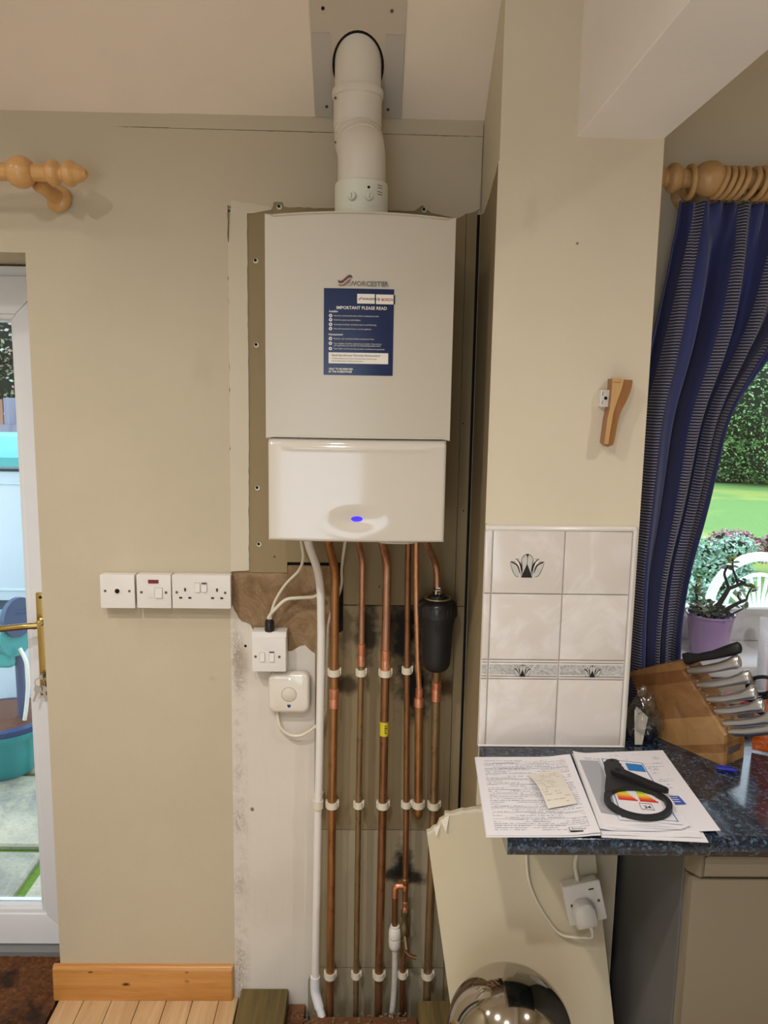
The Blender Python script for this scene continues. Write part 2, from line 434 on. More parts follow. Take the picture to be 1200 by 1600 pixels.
prism_y('plaster_skim', jag([(-.3515,-.1),(-.150,-.1),(-.150,.06),(-.134,.09),(-.134,1.0),(-.16,1.022),(-.185,1.012),(-.215,1.003),(-.245,1.02),(-.262,1.045),(-.288,1.052),(-.30,1.075),(-.322,1.083),(-.346,1.126),(-.3515,1.128)], .005, .010, tuple(range(4,14))), .010, -.0004, MAT_SKIM, wall_back, smooth=0)
bm = bmesh.new(); add_box(bm, (-.352,.004,.97), (-.092,.012,1.232))
mesh_obj('bare_brick', bm, MAT_BRICK, wall_back, smooth=0)
box('hole_shadow_board', (-.36,.0085,.96), (-.05,.0105,1.25), MAT_DARK, wall_back)
prism_y('corner_gap', [(.250,-.1),(.2585,-.1),(.2585,2.1),(.250,2.1)], .0105, .008, MAT_DARK, wall_back)
prism_y('wall_panel', jag([(-.304,2.12),(.224,2.12),(.224,1.1315),(-.062,1.1315),(-.062,1.2415),(-.206,1.2415),(-.206,1.214),(-.304,1.214)], .0008, .03, (6,)), .010, .0012, MAT_BARE, wall_back, smooth=0)
prism_y('wall_panel', [(.2255,2.12),(.2505,2.12),(.2505,1.1315),(.2255,1.1315)], .010, .0005, MAT_BARE, wall_back, smooth=0)
prism_y('wall_panel', [(-.136,.5085),(.2255,.5085),(.2255,1.1290),(-.062,1.1290),(-.062,1.06),(-.1,1.04),(-.136,1.01)], .010, .0010, MAT_BOARD_U, wall_back, smooth=0)
prism_y('wall_panel', [(.2270,-.1),(.2505,-.1),(.2505,1.1290),(.2270,1.1290)], .010, .0002, MAT_BARE, wall_back, smooth=0)
prism_y('wall_panel', [(-.136,.0970),(.2255,.0970),(.2255,.5065),(-.136,.5065)], .010, .0016, MAT_BOARD_L, wall_back, smooth=0)
prism_y('wall_panel', [(-.152,-.14),(.2255,-.14),(.2255,.0950),(-.136,.0950),(-.152,.07)], .010, .0006, MAT_BOARD_L, wall_back, smooth=0)
def wall_plug(x, z, y, rad=.0042, white=True):
    bm = bmesh.new()
    if white: add_lathe(bm, [(0, rad*.75), (.0012, rad*1.5), (.0015, rad*1.3), (.0016, rad*.9)], (x+.001, y, z-.0015), (0, -1, 0), 10)
    else: add_lathe(bm, [(0, rad*1.2), (.0012, rad*1.15)], (x, y, z), (0, -1, 0), 10)
    o = mesh_obj('wall_plug', bm, MAT_OLDWHITE if white else MAT_SCREW, wall_back)
    disc_y('plug_hole', x, z, y-.0016, rad*.9, MAT_DARK, o, seg=9)
for x, z, w in ((-.281,1.983,1),(-.281,1.784,1),(-.281,1.432,1),(-.278,1.288,1),(-.224,2.108,1),(.122,2.108,1),(-.314,1.019,1)): wall_plug(x, z, .0008, .0042, w)
for x, z in ((-.235,1.30),(-.238,1.255),(.03,1.18),(.232,1.60),(.24,1.38)): disc_y('screw_hole', x, z, .0008, .0018, MAT_DARK, wall_back, seg=7)
disc_y('screw_hole', -.342, 2.095, -.0016, .003, MAT_DARK, wall_back, seg=4)

pier = struct(box('wall_pier', (.26,-.262,-.3), (.6,.011,2.9), MAT_PIER))
bm = bmesh.new()
add_prism(bm, jag([(-.2625,-.1),(-.2625,2.150),(-.20,2.128),(-.13,2.105),(-.06,2.090),(-.003,2.098),(-.003,-.1)], .003, .01, (1,2,3,4)), lambda q: (.2605,q[0],q[1]), lambda q: (.2582,q[0],q[1]))
mesh_obj('bare_side_board', bm, MAT_BARE, pier, smooth=0)
# chipped white plaster arris on the pier's left corner
bm = bmesh.new()
add_prism(bm, jag([(.2578,1.392),(.2640,1.392),(.2632,1.7),(.2626,2.0),(.2640,2.15),(.2578,2.15)], .0016, .009, (1,2,3)), lambda q: (q[0],-.2615,q[1]), lambda q: (q[0],-.2626,q[1]))
mesh_obj('plaster_edge', bm, MAT_PIER, pier, smooth=0)

bm = bmesh.new(); add_prism(bm, [(.05,2.268),(-.6,2.814),(-.6,2.95),(.05,2.4)], lambda q: (-2.2,q[0],q[1]), lambda q: (.419,q[0],q[1]))
add_box(bm, (-2.2,-4.2,2.814), (.419,-.6,2.95)); add_box(bm, (.59,-4.2,2.814), (2.6,.05,2.95))
ceiling = struct(mesh_obj('ceiling', bm, MAT_CEIL, smooth=0))
struct(box('ceiling_beam', (.418,-4.2,2.2), (.598,-.26,2.9), MAT_BEAM, bev=.002))
MAT_BOUNCEFLOOR = plain('pale_bounce_floor', (214,204,188), .5, var=.04)  # unseen rear floor, made pale to bounce light up to the ceiling
struct(box('wall_left', (-2.4,-4.2,-.3), (-2.2,.3,2.95), MAT_ROOM)); struct(box('wall_right', (2.6,-4.2,-.3), (2.8,.3,2.95), MAT_ROOM))
# unseen wall behind the camera, with an open gap added for sky fill
bm = bmesh.new()
for a, b in (((-2.4,-4.4,-.3),(-1.6,-4.2,2.95)), ((-1.6,-4.4,2.0),(1.2,-4.2,2.95)), ((.0,-4.4,-.3),(1.2,-4.2,2.0)), ((1.2,-4.4,-.3),(2.8,-4.2,2.95)), ((-1.6,-4.4,-.3),(1.2,-4.2,.30))): add_box(bm, a, b)
struct(mesh_obj('wall_front', bm, MAT_ROOM, smooth=0))

# floor: sub floor, oak planks, opening left by the lifted boards
MAT_SUB = plain('rubble_floor', (70, 50, 34), .95, var=.5, scale=40, bump=.8)
bm = bmesh.new(); add_box(bm, (-2.2,-4.2,-.30), (2.6,.01,-.135))
floor = struct(mesh_obj('floor', bm, MAT_SUB, smooth=0))
px = [-.832,-.764,-.688,-.612,-.538,-.466,-.394,-.342]
for i in range(7):
    a, b = px[i]+.0008, px[i+1]-.0008
    bm = bmesh.new()
    bw = .012*(i-3)*.0
    add_box(bm, (a,-1.4,-.02), (b,.002,.008), .0012)
    mesh_obj('floor_plank', bm, MAT_PLANK, floor)
random.seed(3)
x = .33
while x < 2.5:
    box('floor_plank', (x,-1.4,-.02), (x+.072,-.02,.008), MAT_PLANK, floor, .0012); x += .0735
box('floor_board', (-2.2,-4.2,-.02), (2.6,-1.402,.006), MAT_BOUNCEFLOOR, floor)
box('floor_board', (-.342,-1.4,-.02), (.33,-.42,.006), MAT_PLANK, floor)
box('floor_board', (-2.2,-1.4,-.135), (-1.76,.01,.006), MAT_PLANK, floor)
box('floor_board', (-1.76,-1.4,-.135), (-.834,.30,-.02), MAT_SUB, floor)
# skirting
bm = bmesh.new()
add_prism(bm, [(0,.008),(-.018,.008),(-.018,.098),(-.0165,.104),(-.012,.108),(0,.108)], lambda q: (-.846,q[0],q[1]), lambda q: (-.356,q[0],q[1]))
bmesh.ops.bevel(bm, geom=[e for e in bm.edges if abs(e.verts[0].co.x-e.verts[1].co.x) < 1e-5 and e.verts[0].co.y < -.001 and e.verts[1].co.y < -.001], offset=.0025, segments=2, affect='EDGES')
sk = struct(mesh_obj('baseboard_back', bm, MAT_PINE))

# timbers in the floor opening
tag(box('timber_block', (-.334,-.40,-.10), (-.204,-.003,.034), MAT_SLEEPER, None, .004, 2, org=(-.27,-.2,-.10)), 'greenish mossy timber block on the floor left of the pipes', 'timber', 'timber blocks at the floor opening')
tag(box('timber_block', (.151,-.40,-.10), (.262,-.066,.052), MAT_SLEEPER, None, .004, 2, org=(.2,-.2,-.10)), 'rough stained timber block on the floor right of the pipes', 'timber', 'timber blocks at the floor opening')
tag(box('floor_joist', (-.134,-.125,-.134), (.149,-.078,.014), MAT_RAWTIMBER, None, .003, 1, org=(0,-.1,-.134)), 'brown splintered floor joist crossing in front of the pipe feet', 'timber')
box('floor_board', (-.203,-.40,-.134), (-.157,-.004,-.012), MAT_RAWTIMBER, floor, .002)
box('floor_board', (-.155,-.40,-.134), (-.136,-.075,-.005), MAT_RAWTIMBER, floor, .002)
bm = bmesh.new(); random.seed(11)
for i in range(190):
    x = random.uniform(-.2,.145); y = random.uniform(-.12,-.008); z = -.132 if x > -.135 else -.012
    if x > -.135 and y < -.072: z = .015
    s = random.uniform(.0015,.006)
    m = Matrix.Translation((x, y, z+s*.4)) @ Matrix.Rotation(random.random()*6, 4, Vector((random.random(), random.random(), random.random()+.1)))
    bmesh.ops.create_cube(bm, size=1, matrix=m @ Matrix.Diagonal((s*1.6, s, s*.7, 1)))
o = mesh_obj('rubble', bm, plain('rubble_chips', (120, 98, 70), .95, var=.4, scale=60), org=(0,-.06,-.13), smooth=0)
o['kind'] = 'stuff'; tag(o, 'crumbs of plaster and sawdust in the floor opening', 'rubble')

# ================================================================== DOOR
DY = .2
door = struct(empty('door_1', (-.88, DY, .0), '', '')); del door['label']; del door['category']
def frame_mitred(name, xa, xb, za, zb, w, ya, yb, mat, parent, bev=.003, wb=None):
    wb = wb or w
    polys = [[(xa,za),(xa+w,za+wb),(xa+w,zb-w),(xa,zb)], [(xb,za),(xb,zb),(xb-w,zb-w),(xb-w,za+wb)],
             [(xa,zb),(xa+w,zb-w),(xb-w,zb-w),(xb,zb)], [(xa,za),(xb,za),(xb-w,za+wb),(xa+w,za+wb)]]
    for q in polys: prism_y(name, q, yb, ya, mat, parent, bev)
frame_mitred('door_frame', -1.748, -.834, -.05, 1.988, .040, DY+.012, .28, MAT_UPVC, door)
frame_mitred('door_sash', -1.715, -.850, .014, 1.961, .098, DY, .262, MAT_UPVC, door, .004)
frame_mitred('glazing_bead', -1.618, -.947, .111, 1.864, .014, DY+.006, .26, MAT_UPVC, door, .003)
frame_mitred('glazing_bead', -1.606, -.959, .123, 1.852, .008, DY+.016, .255, MAT_UPVC, door, .003)
t = NT('glass')
t.n.remove(t.b); tr = t.n.new('ShaderNodeBsdfTransparent'); tr.inputs[0].default_value = (.96,.985,.985,1)
gl = t.n.new('ShaderNodeBsdfGlossy'); gl.inputs['Roughness'].default_value = .02
fr = t.n.new('ShaderNodeFresnel'); fr.inputs[0].default_value = 1.45
mx = t.n.new('ShaderNodeMixShader'); t.link(fr.outputs[0], mx.inputs[0]); t.link(tr.outputs[0], mx.inputs[1]); t.link(gl.outputs[0], mx.inputs[2]); t.link(mx.outputs[0], t.out.inputs[0])
MAT_GLASS = t.m
box('glass', (-1.600,DY+.034,.129), (-.965,DY+.040,1.846), MAT_GLASS, door)
box('threshold', (-1.748,DY-.03,-.02), (-.832,.30,.010), plain('grey_sill', (120,122,122), .5, var=.05), door)
h = prism_y('handle_plate', rrect(-.928,-.902,.802,1.103,.003), DY, DY-.008, MAT_BRASS, door, .001)
bm = bmesh.new(); add_lathe(bm, [(0,.0115),(.006,.0115),(.008,.009),(.042,.0085),(.05,.0085)], (-.915,DY-.008,1.020), (0,-1,0), 18)
pl = fillet([(-.907,DY-.052,1.021),(-.94,DY-.056,1.020),(-1.00,DY-.056,1.013),(-1.045,DY-.050,1.008)], .01)
add_tube(bm, pl, .0088, 14)
mesh_obj('handle', bm, MAT_BRASS, h, smooth=50)
for z in (1.090, .815): disc_y('screw', -.915, z, DY-.008, .0042, MAT_DARK, h, .0015)
lathe('lock_cylinder', [(0,.0085),(.01,.0085),(.011,.0075)], (-.915,DY-.008,.865), MAT_SCREW, h, (0,-1,0), 16)
keys = empty('door_keys', (-.918,DY-.03,.86), 'small bunch of steel keys hanging from the door lock', 'keys')
prism_y('key', [(-.919,.860),(-.911,.860),(-.911,.872),(-.919,.872)], DY-.012, DY-.034, MAT_STEEL, keys)
bm = bmesh.new(); add_tube(bm, [(-.920+.013*math.cos(a), DY-.030, .847+.015*math.sin(a)) for a in [2*PI*i/20 for i in range(21)]], .0010, 6); mesh_obj('key_ring', bm, MAT_STEEL, keys)
def key(x, z, rot, y):
    pts = [(-.006,0),(-.011,-.006),(-.011,-.014),(-.005,-.020),(-.0035,-.020),(-.0035,-.046),(-.001,-.049),(.0035,-.046),(.002,-.040),(.0035,-.034),(.0022,-.030),(.0035,-.026),(.0035,-.020),(.006,-.020),(.011,-.014),(.011,-.006),(.006,0)]
    c, s = math.cos(rot), math.sin(rot)
    prism_y('key', [(x+a*c-b*s, z+a*s+b*c) for a, b in pts], y, y-.002, MAT_STEEL, keys)
key(-.915,.838,.25,DY-.026); key(-.922,.838,-.35,DY-.030)

# coir mat in the doorway
t = NT('coir'); n = t.noise(60, 8, .85); n2 = t.noise(4, 4, .6)
c = t.ramp(n, [(.36, S((60, 34, 16))), (.54, S((136, 82, 38))), (.74, S((190, 136, 76)))])
c = t.mix(t.rng(n2, .50, .62), c, S((34, 20, 12))); c = t.mix(.2, c, S((90, 52, 24)))
t.bump(n, 1.0, .01); MAT_COIR = t.fin(c, 1)
bm = bmesh.new()
bmesh.ops.create_grid(bm, x_segments=90, y_segments=60, size=.5)
for v in bm.verts:
    v.co = Vector((-1.295+v.co.x*.90, -.11+v.co.y*.56, 0)); v.co.z = -.004+.006*noise.noise(v.co*60)+.004*noise.noise(v.co*14)
    d = abs((v.co.x+.90)*.85-(v.co.y+.03)*.5)
    if d < .006: v.co.z -= .010
r_ = bmesh.ops.extrude_face_region(bm, geom=bm.faces[:]); bmesh.ops.translate(bm, verts=[e for e in r_['geom'] if isinstance(e, bmesh.types.BMVert)], vec=(0,0,-.012))
tag(mesh_obj('door_mat', bm, MAT_COIR, org=(-1.295,-.11,-.018)), 'worn brown coir mat in the doorway', 'mat')

# ================================================================== WINDOW
WY = .2
win = struct(empty('window_1', (1.39, WY, .98), '', '')); del win['label']; del win['category']
frame_mitred('window_frame', .78, 2.0, .985, 1.965, .070, WY, .275, MAT_UPVC, win, .004)
frame_mitred('glazing_bead', .849, 1.931, 1.054, 1.896, .020, WY+.012, .27, MAT_UPVC, win, .003)
box('glass', (.86,WY+.030,1.066), (1.92,WY+.036,1.884), MAT_GLASS, win)
box('window_sill', (.74,-.025,.955), (2.04,.27,.985), MAT_UPVC, win, .005, 2)

# ================================================================== FLUE
def ceil_pt(x, s, off=0):   # s: distance up the slope, off: below the ceiling surface
    k = math.atan(.84); return (x, -s*math.cos(k)-off*math.sin(k)*1.0, 2.3095+s*math.sin(k)-off*math.cos(k))
pl = empty('flue_plate', ceil_pt(-.037, .13), 'flat grey metal closure plate screwed to the sloping ceiling around the flue', 'plate')
def on_ceil(name, pts, off, th, mat, parent, bev=0):
    bm = bmesh.new(); fs = add_prism(bm, pts, lambda q: ceil_pt(q[0], q[1], off), lambda q: ceil_pt(q[0], q[1], off+th))
    if bev: bmesh.ops.bevel(bm, geom=list(fs[1].edges), offset=bev, segments=2, affect='EDGES')
    return mesh_obj(name, bm, mat, parent, smooth=30)
cx, cs, ra, rb = -.037, .124, .0575, .078
arch = [(cx+ra*math.cos(math.radians(a)), cs+rb*math.sin(math.radians(a))) for a in range(-60, 241, 10)]
outer = [(-.1385,.004),(-.1385,.262),(-.133,.268),(.059,.268),(.0645,.262),(.0645,.004)]
on_ceil('plate', outer[:5]+[(.0645,.004),(cx+ra*.5,.004)]+arch+[(cx-ra*.5,.004)], .0002, .0022, MAT_PLATE2, pl)
def flap(xa, xb): return rrect(xa, xb, .0045, .195, .005)
on_ceil('plate_flap', flap(-.1365,-.0965), .0024, .0016, MAT_PLATE, pl)
on_ceil('plate_flap', flap(.0215,.0630), .0024, .0016, MAT_PLATE, pl)
for x, s_, w in ((-.110,.245,1),(.034,.243,0),(-.110,.030,0),(.032,.026,0)):
    on_ceil('screw', [(x+.0036*math.cos(a), s_+.0036*math.sin(a)) for a in [2*PI*i/10 for i in range(10)]], .0035, .0016, MAT_DARK if w else MAT_SCREW, pl)
bm = bmesh.new(); add_prism(bm, [(cx+.0574*math.cos(2*PI*i/32), cs+.0776*math.sin(2*PI*i/32)) for i in range(32)], lambda q: ceil_pt(q[0], q[1], .0001), lambda q: ceil_pt(q[0], q[1], .0005))
mesh_obj('dark_gap', bm, MAT_DARK, pl)

FX, FY = -.0255, -.150
flue = empty('flue_pipe', (FX, FY, 2.035), 'white round flue rising from the top of the boiler through the ceiling', 'flue')
UX, UY = -.037, -.098
tube('upper_pipe', [(UX,UY,2.30),(UX,UY,2.62)], .0515, MAT_FLUE, flue, 40)
bm = bmesh.new()
add_lathe(bm, [(-.030,.0520),(-.028,.0535),(.028,.0535),(.030,.0570),(.042,.0575),(.046,.0560),(.047,.052)], (UX,UY,2.290), (0,0,1), 40)
mesh_obj('pipe_socket', bm, MAT_FLUE, flue)
path = fillet([(UX,UY,2.275),(UX,UY,2.243),(FX,FY,2.190),(FX,FY,2.10)], .03, 8)
bm = bmesh.new(); add_tube(bm, path, .0525, 40); mesh_obj('offset_bend', bm, MAT_FLUE, flue, smooth=60)
def ring(name, c, axis, rad, w, mat, parent, proud=.0016, seg=40):
    return lathe(name, [(-w/2,rad-.002),(-w/2,rad+proud*.7),(-w/4,rad+proud),(w/4,rad+proud),(w/2,rad+proud*.7),(w/2,rad-.002)], c, mat, parent, axis, seg)
dirv = (Vector((UX,UY,2.243))-Vector((FX,FY,2.190))).normalized()
ring('bend_seam', (UX,UY,2.262), (0,0,1), .0525, .008, MAT_FLUE, flue)
mid = Vector((UX,UY,2.243)).lerp(Vector((FX,FY,2.190)), .5)
ring('bend_seam', mid+dirv*.008, dirv, .0525, .010, MAT_FLUE, flue, .0022)
ring('bend_seam', mid-dirv*.012, dirv, .0525, .004, MAT_FLUE, flue, .0012)
for z, a in ((2.235,-.9),(2.218,-1.05),(2.31,-1.1)):
    q = Vector((UX+.0535*math.sin(a), UY-.0535*math.cos(a)-.006, z)); lathe('screw', [(0,.003),(.002,.003),(.0025,.002)], q, MAT_SCREW, flue, (math.sin(a),-math.cos(a),0), 10)
col = lathe('collar', [(0,.0585),(.085,.0585),(.090,.057),(.092,.0525)], (FX,FY,2.035), MAT_COLLAR, flue, seg=44)
for a, hole in ((-.32,0),(.28,1)):
    ax = Vector((math.sin(a),-math.cos(a),0)); c0 = Vector((FX,FY,2.088))+ax*.0575
    b_ = lathe('test_point', [(0,.0095),(.006,.0090),(.008,.0075),(.0085,.0)], c0, MAT_COLLAR, col, ax, 20)
    bm = bmesh.new(); add_tube(bm, [c0+ax*.009+Vector((0,0,.005)), c0+ax*.009-Vector((0,0,.005))], .0013, 6); mesh_obj('slot', bm, MAT_PLATE, flue)
ax = Vector((math.sin(.28),-math.cos(.28),0)); lathe('hole', [(0,.003),(.001,.003)], Vector((FX,FY,2.107))+ax*.0583, MAT_DARK, flue, ax, 10)
for j, w in enumerate((.016,.012,.017,.013)):
    for k in range(5):
        a = .66+k*.048; ax = Vector((math.sin(a),-math.cos(a),0)); tn = Vector((math.cos(a),math.sin(a),0))
        if k*.003 > w: continue
        bm = bmesh.new(); c0 = Vector((FX,FY,2.114-j*.0052-(j > 1)*.003))+ax*.0588
        vs_ = [bm.verts.new(c0+tn*sx*.0011+Vector((0,0,sz*.0008))) for sx, sz in ((-1,-1),(1,-1),(1,1),(-1,1))]; bm.faces.new(vs_)
        mesh_obj('printed_mark', bm, MAT_INK, flue)

# ================================================================== BOILER
boiler = empty('boiler', (-.0245, -.14, 1.350), 'white wall hung boiler with blue notice and glowing blue light', 'boiler')
BL, BR, BZ0, BZ1, BS, BY = -.2185, .1685, 1.3515, 2.0300, 1.5745, -.280
def bow(x, amp): u = (x-(BL+BR)/2)/((BR-BL)/2); return amp*(1-u*u)
# chassis
box('chassis', (BL+.006,-.262,BZ0+.006), (BR-.006,-.0025,BZ1-.008), MAT_BOILER_TOP, boiler, .004)
def curved_panel(name, xa, xb, za, zb, amp, topamp, mat, depth=.022, bev=.0035):
    n = 28; bm = bmesh.new()
    front = []
    pts = []
    for i in range(n+1):
        x = xa+(xb-xa)*i/n; pts.append((x, zb+bow(x, topamp)))
    lower = [(xa+(xb-xa)*i/n, za) for i in range(n, -1, -1)]
    a = [bm.verts.new((q[0], BY+depth, q[1])) for q in pts+lower]; b = [bm.verts.new((q[0], BY-bow(q[0], amp), q[1])) for q in pts+lower]
    N = len(a)
    for i in range(N): bm.faces.new((a[i], b[i], b[(i+1) % N], a[(i+1) % N]))
    for i in range(n):
        bm.faces.new((b[i], b[i+1], b[N-2-i], b[N-1-i])); bm.faces.new((a[i], a[N-1-i], a[N-2-i], a[i+1]))
    bm.normal_update()
    es = [e for e in bm.edges if e.is_manifold and e.calc_face_angle(0) > 1.0 and all(v.co.y < BY+.001 for v in e.verts)]
    bmesh.ops.bevel(bm, geom=es, offset=bev, segments=3, affect='EDGES')
    return mesh_obj(name, bm, mat, boiler, smooth=40)
panel = curved_panel('front_panel', BL, BR, BS+.0022, BZ1, .012, .0085, MAT_BOILER_TOP)
# lower flap with a dished window for the status light: displaced grid
nx, nz = 96, 64; xa, xb, za, zb = BL+.001, BR-.003, BZ0, BS-.0010
LX, LZ = -.0255, 1.402
bm = bmesh.new(); G = []
for j in range(nz+1):
    row = []
    for i in range(nx+1):
        x = xa+(xb-xa)*i/nx; z = za+(zb-za)*j/nz
        y = BY-bow(x, .012)
        # small lip at the top of the flap
        d = (zb-z); y += .004*math.exp(-((d-.006)/.004)**2)-.0022*math.exp(-((d-.020)/.004)**2)*min(1, max(0, (.16-abs(x-LX))/.02))
        e1 = ((x-LX)/.058)**2+((z-LZ+.002)/.026)**2
        y += .0065*math.exp(-e1*1.8)
        e2 = ((x-LX)/.075)**2+((z-LZ+.002)/.036)**2
        y -= .0007*math.exp(-((e2-1.0)/.5)**2)
        edge = min(x-xa, xb-x, z-za, zb-z); 
        if edge < .004: y += .004*(1-edge/.004)**2
        row.append(bm.verts.new((x, y, z)))
    G.append(row)
for j in range(nz):
    for i in range(nx): bm.faces.new((G[j][i], G[j][i+1], G[j+1][i+1], G[j+1][i]))
rim = [G[0][i] for i in range(nx+1)]+[G[j][nx] for j in range(1, nz+1)]+[G[nz][i] for i in range(nx-1, -1, -1)]+[G[j][0] for j in range(nz-1, 0, -1)]
bk = [bm.verts.new((v.co.x, BY+.02, v.co.z)) for v in rim]
for i in range(len(rim)):
    k = (i+1) % len(rim); bm.faces.new((rim[i], bk[i], bk[k], rim[k]))
flap_o = mesh_obj('lower_flap', bm, MAT_BOILER, boiler, smooth=60)
MAT_LED = emit('blue_led', (.02, .006, 1.0, 1), 1.6)
bm = bmesh.new(); pts = [(LX+.0125*math.cos(2*PI*i/28), LZ+.0058*math.sin(2*PI*i/28)) for i in range(28)]
yl = BY-.012+.0065-.0016
add_prism(bm, pts, lambda q: (q[0], yl+.002, q[1]), lambda q: (q[0], yl, q[1]))
mesh_obj('status_light', bm, MAT_LED, flap_o)
prism_y('drip_tray', rrect(.030,.135,-.246,-.10,.02), 1.352, 1.340, MAT_WHITEPL, boiler) if False else None
bm = bmesh.new(); add_prism(bm, rrect(.018,.110,-.262,-.19,.022), lambda q: (q[0],q[1],1.356), lambda q: (q[0],q[1],1.343)); bmesh.ops.bevel(bm, geom=[e for e in bm.edges if all(v.co.z < 1.345 for v in e.verts)], offset=.004, segments=2, affect='EDGES')
mesh_obj('sump_cover', bm, MAT_BOILER, boiler)
box('side_bracket', (BR-.006,-.262,1.356), (BR+.001,-.255,1.366), MAT_SCREW, boiler)
yp = BY-.0125
# raised maker's badge
def yb(x): return BY-bow(x, .012)
bad = prism_y('badge', [(-.0700,1.8985),(-.0660,1.8960),(-.0600,1.8975),(-.0540,1.9030),(-.0480,1.9075),(-.0435,1.9085),(-.0400,1.9070),(-.0405,1.9100),(-.0440,1.9135),(-.0490,1.9125),(-.0550,1.9075),(-.0610,1.9020),(-.0660,1.9005),(-.0700,1.9025)], yb(-.06)+.001, yp-.0012, plain('badge_dark_red', (92, 50, 46), .35), panel)
prism_y('badge', [(-.0690,1.8945),(-.0640,1.8925),(-.0580,1.8945),(-.0520,1.9000),(-.0450,1.9055),(-.0425,1.9055),(-.0470,1.8990),(-.0540,1.8940),(-.0560,1.8915),(-.0640,1.8905),(-.0690,1.8920)], yb(-.06)+.001, yp-.0010, plain('badge_rust', (140, 88, 78), .35), panel)
prism_y('badge', [(-.0545,1.8915),(-.0470,1.8970),(-.0445,1.9010),(-.0420,1.8915)], yb(-.06)+.001, yp-.0010, plain('badge_silver', (168,160,150), .35), panel)
MAT_GREY = plain('badge_grey', (122, 114, 104), .35, .4)
text('lettering', 'WORCESTER', .0135, MAT_GREY, panel, face_y(-.0465, yp+.0002, 1.8915), .0010, bold=.0003, sx=1.02)

# blue notice
t = NT('notice_blue'); oo = t.xyz()
dx = t.math('ABSOLUTE', t.math('DIVIDE', t.math('SUBTRACT', oo[0], -.020), t.math('ADD', .010, t.math('MULTIPLY', t.math('ABSOLUTE', t.math('SUBTRACT', oo[2], -.0)), .0))))
tri = t.math('SUBTRACT', .026, t.math('MULTIPLY', t.math('ABSOLUTE', t.math('SUBTRACT', oo[2], 1.795)), .22))
f = t.rng(t.math('SUBTRACT', t.math('ABSOLUTE', t.math('SUBTRACT', oo[0], -.022)), tri), -.002, .002, 1, 0)
c = t.mix(f, S((17, 34, 78)), S((20, 58, 106)))
t.coord(); MAT_NOTICE = t.fin(c, .22)
NL, NR, NB, NTp = -.0990, .0465, 1.7090, 1.8860
notice = empty('notice_sheet', (-.026, yp-.0005, 1.7090), 'blue printed notice stuck on the boiler front below the badge', 'notice')
def note_mesh(name, pts, y, mat, parent=notice): return prism_y(name, pts, y+.0003, y, mat, parent, smooth=0)
sh = bpy.data.meshes.new('sheet')
# the sheet follows the panel's gentle curve
def sheet_strip(name, xa, xb, za, zb, lift, mat, parent, sk=0.0):
    n = 12; bm = bmesh.new(); A = []; B = []
    for i in range(n+1):
        x = xa+(xb-xa)*i/n; y = yb(x)-lift
        A.append(bm.verts.new((x, y, za-sk*(x-NL)))); B.append(bm.verts.new((x, y, zb-sk*(x-NL))))
    for i in range(n): bm.faces.new((A[i], A[i+1], B[i+1], B[i]))
    r2 = bmesh.ops.extrude_face_region(bm, geom=bm.faces[:]); bmesh.ops.translate(bm, verts=[e for e in r2['geom'] if isinstance(e, bmesh.types.BMVert)], vec=(0,-.0003,0))
    return mesh_obj(name, bm, mat, parent, smooth=30)
sheet = sheet_strip('sheet', NL, NR, NB, NTp, .0003, MAT_NOTICE, notice)
Y2 = yp-.0009
sheet_strip('white_box', -.0300, .0065, 1.8560, 1.8755, .0007, MAT_WHITEINK, notice)
sheet_strip('white_box', .0090, .0455, 1.8555, 1.8750, .0007, MAT_WHITEINK, notice)
sheet_strip('dark_tab', .0465, .0490, 1.8555, 1.8745, .0002, MAT_INK, notice)
sheet_strip('white_box', -.0885, .0365, 1.7330, 1.7555, .0007, MAT_WHITEINK, notice)
def ntext(s, size, x, z, mat=MAT_WHITEINK, bold=0, sx=1):
    o = text('lettering', s, size, mat, notice, face_y(0, 0, 0), .00008, bold=bold, sx=sx)
    org = origin_of(o)
    # drape on the curved panel
    for v in o.data.vertices:
        wx = v.co.x+org.x+x; wz = v.co.z+org.z+z; dy = v.co.y+org.y
        v.co = Vector((wx, yb(wx)-.0012+dy, wz))-org
    return o
MAT_REDINK = plain('red_ink', (170, 40, 36), .5)
ntext('WORCESTER', .0052, -.0195, 1.8635, MAT_INK, .00012); ntext('BOSCH', .0074, .0205, 1.8622, MAT_REDINK, .0002)
note_mesh('logo', [(-.0270,1.8640),(-.0250,1.8632),(-.0215,1.8665),(-.0195,1.8690),(-.0215,1.8690),(-.0245,1.8660),(-.0270,1.8655)], yb(-.02)-.0012, MAT_REDINK)
bm = bmesh.new(); add_tube(bm, [(.0148+.0028*math.cos(a), yb(.015)-.0011, 1.8650+.0028*math.sin(a)) for a in [2*PI*i/16 for i in range(17)]], .00035, 4); mesh_obj('logo', bm, MAT_SCREW, notice)
note_mesh('logo', [(.0137,1.8632),(.0159,1.8632),(.0159,1.8668),(.0137,1.8668)], yb(.015)-.0011, MAT_SCREW)
ntext('IMPORTANT PLEASE READ', .0089, -.0730, 1.8440, bold=.00018, sx=1.0)
ntext('Installer', .0058, -.0880, 1.8375, bold=.00012)
ntext('Homeowner', .0058, -.0885, 1.7905, bold=.00012)
rows = [(1.8305,'Read the technical instructions before installing the boiler.'),(1.8220,'Flush the system and add inhibitor.'),(1.8127,'Correctly terminate condensate pipe to avoid freezing.'),(1.8040,'Show the homeowner how to use the appliance.'),(1.7837,'Read the user instructions before starting the boiler.'),(1.7738,'Your installer should be registering your boiler. If you choose'),(1.7632,'Your boiler must be serviced annually to maintain your guarantee.')]
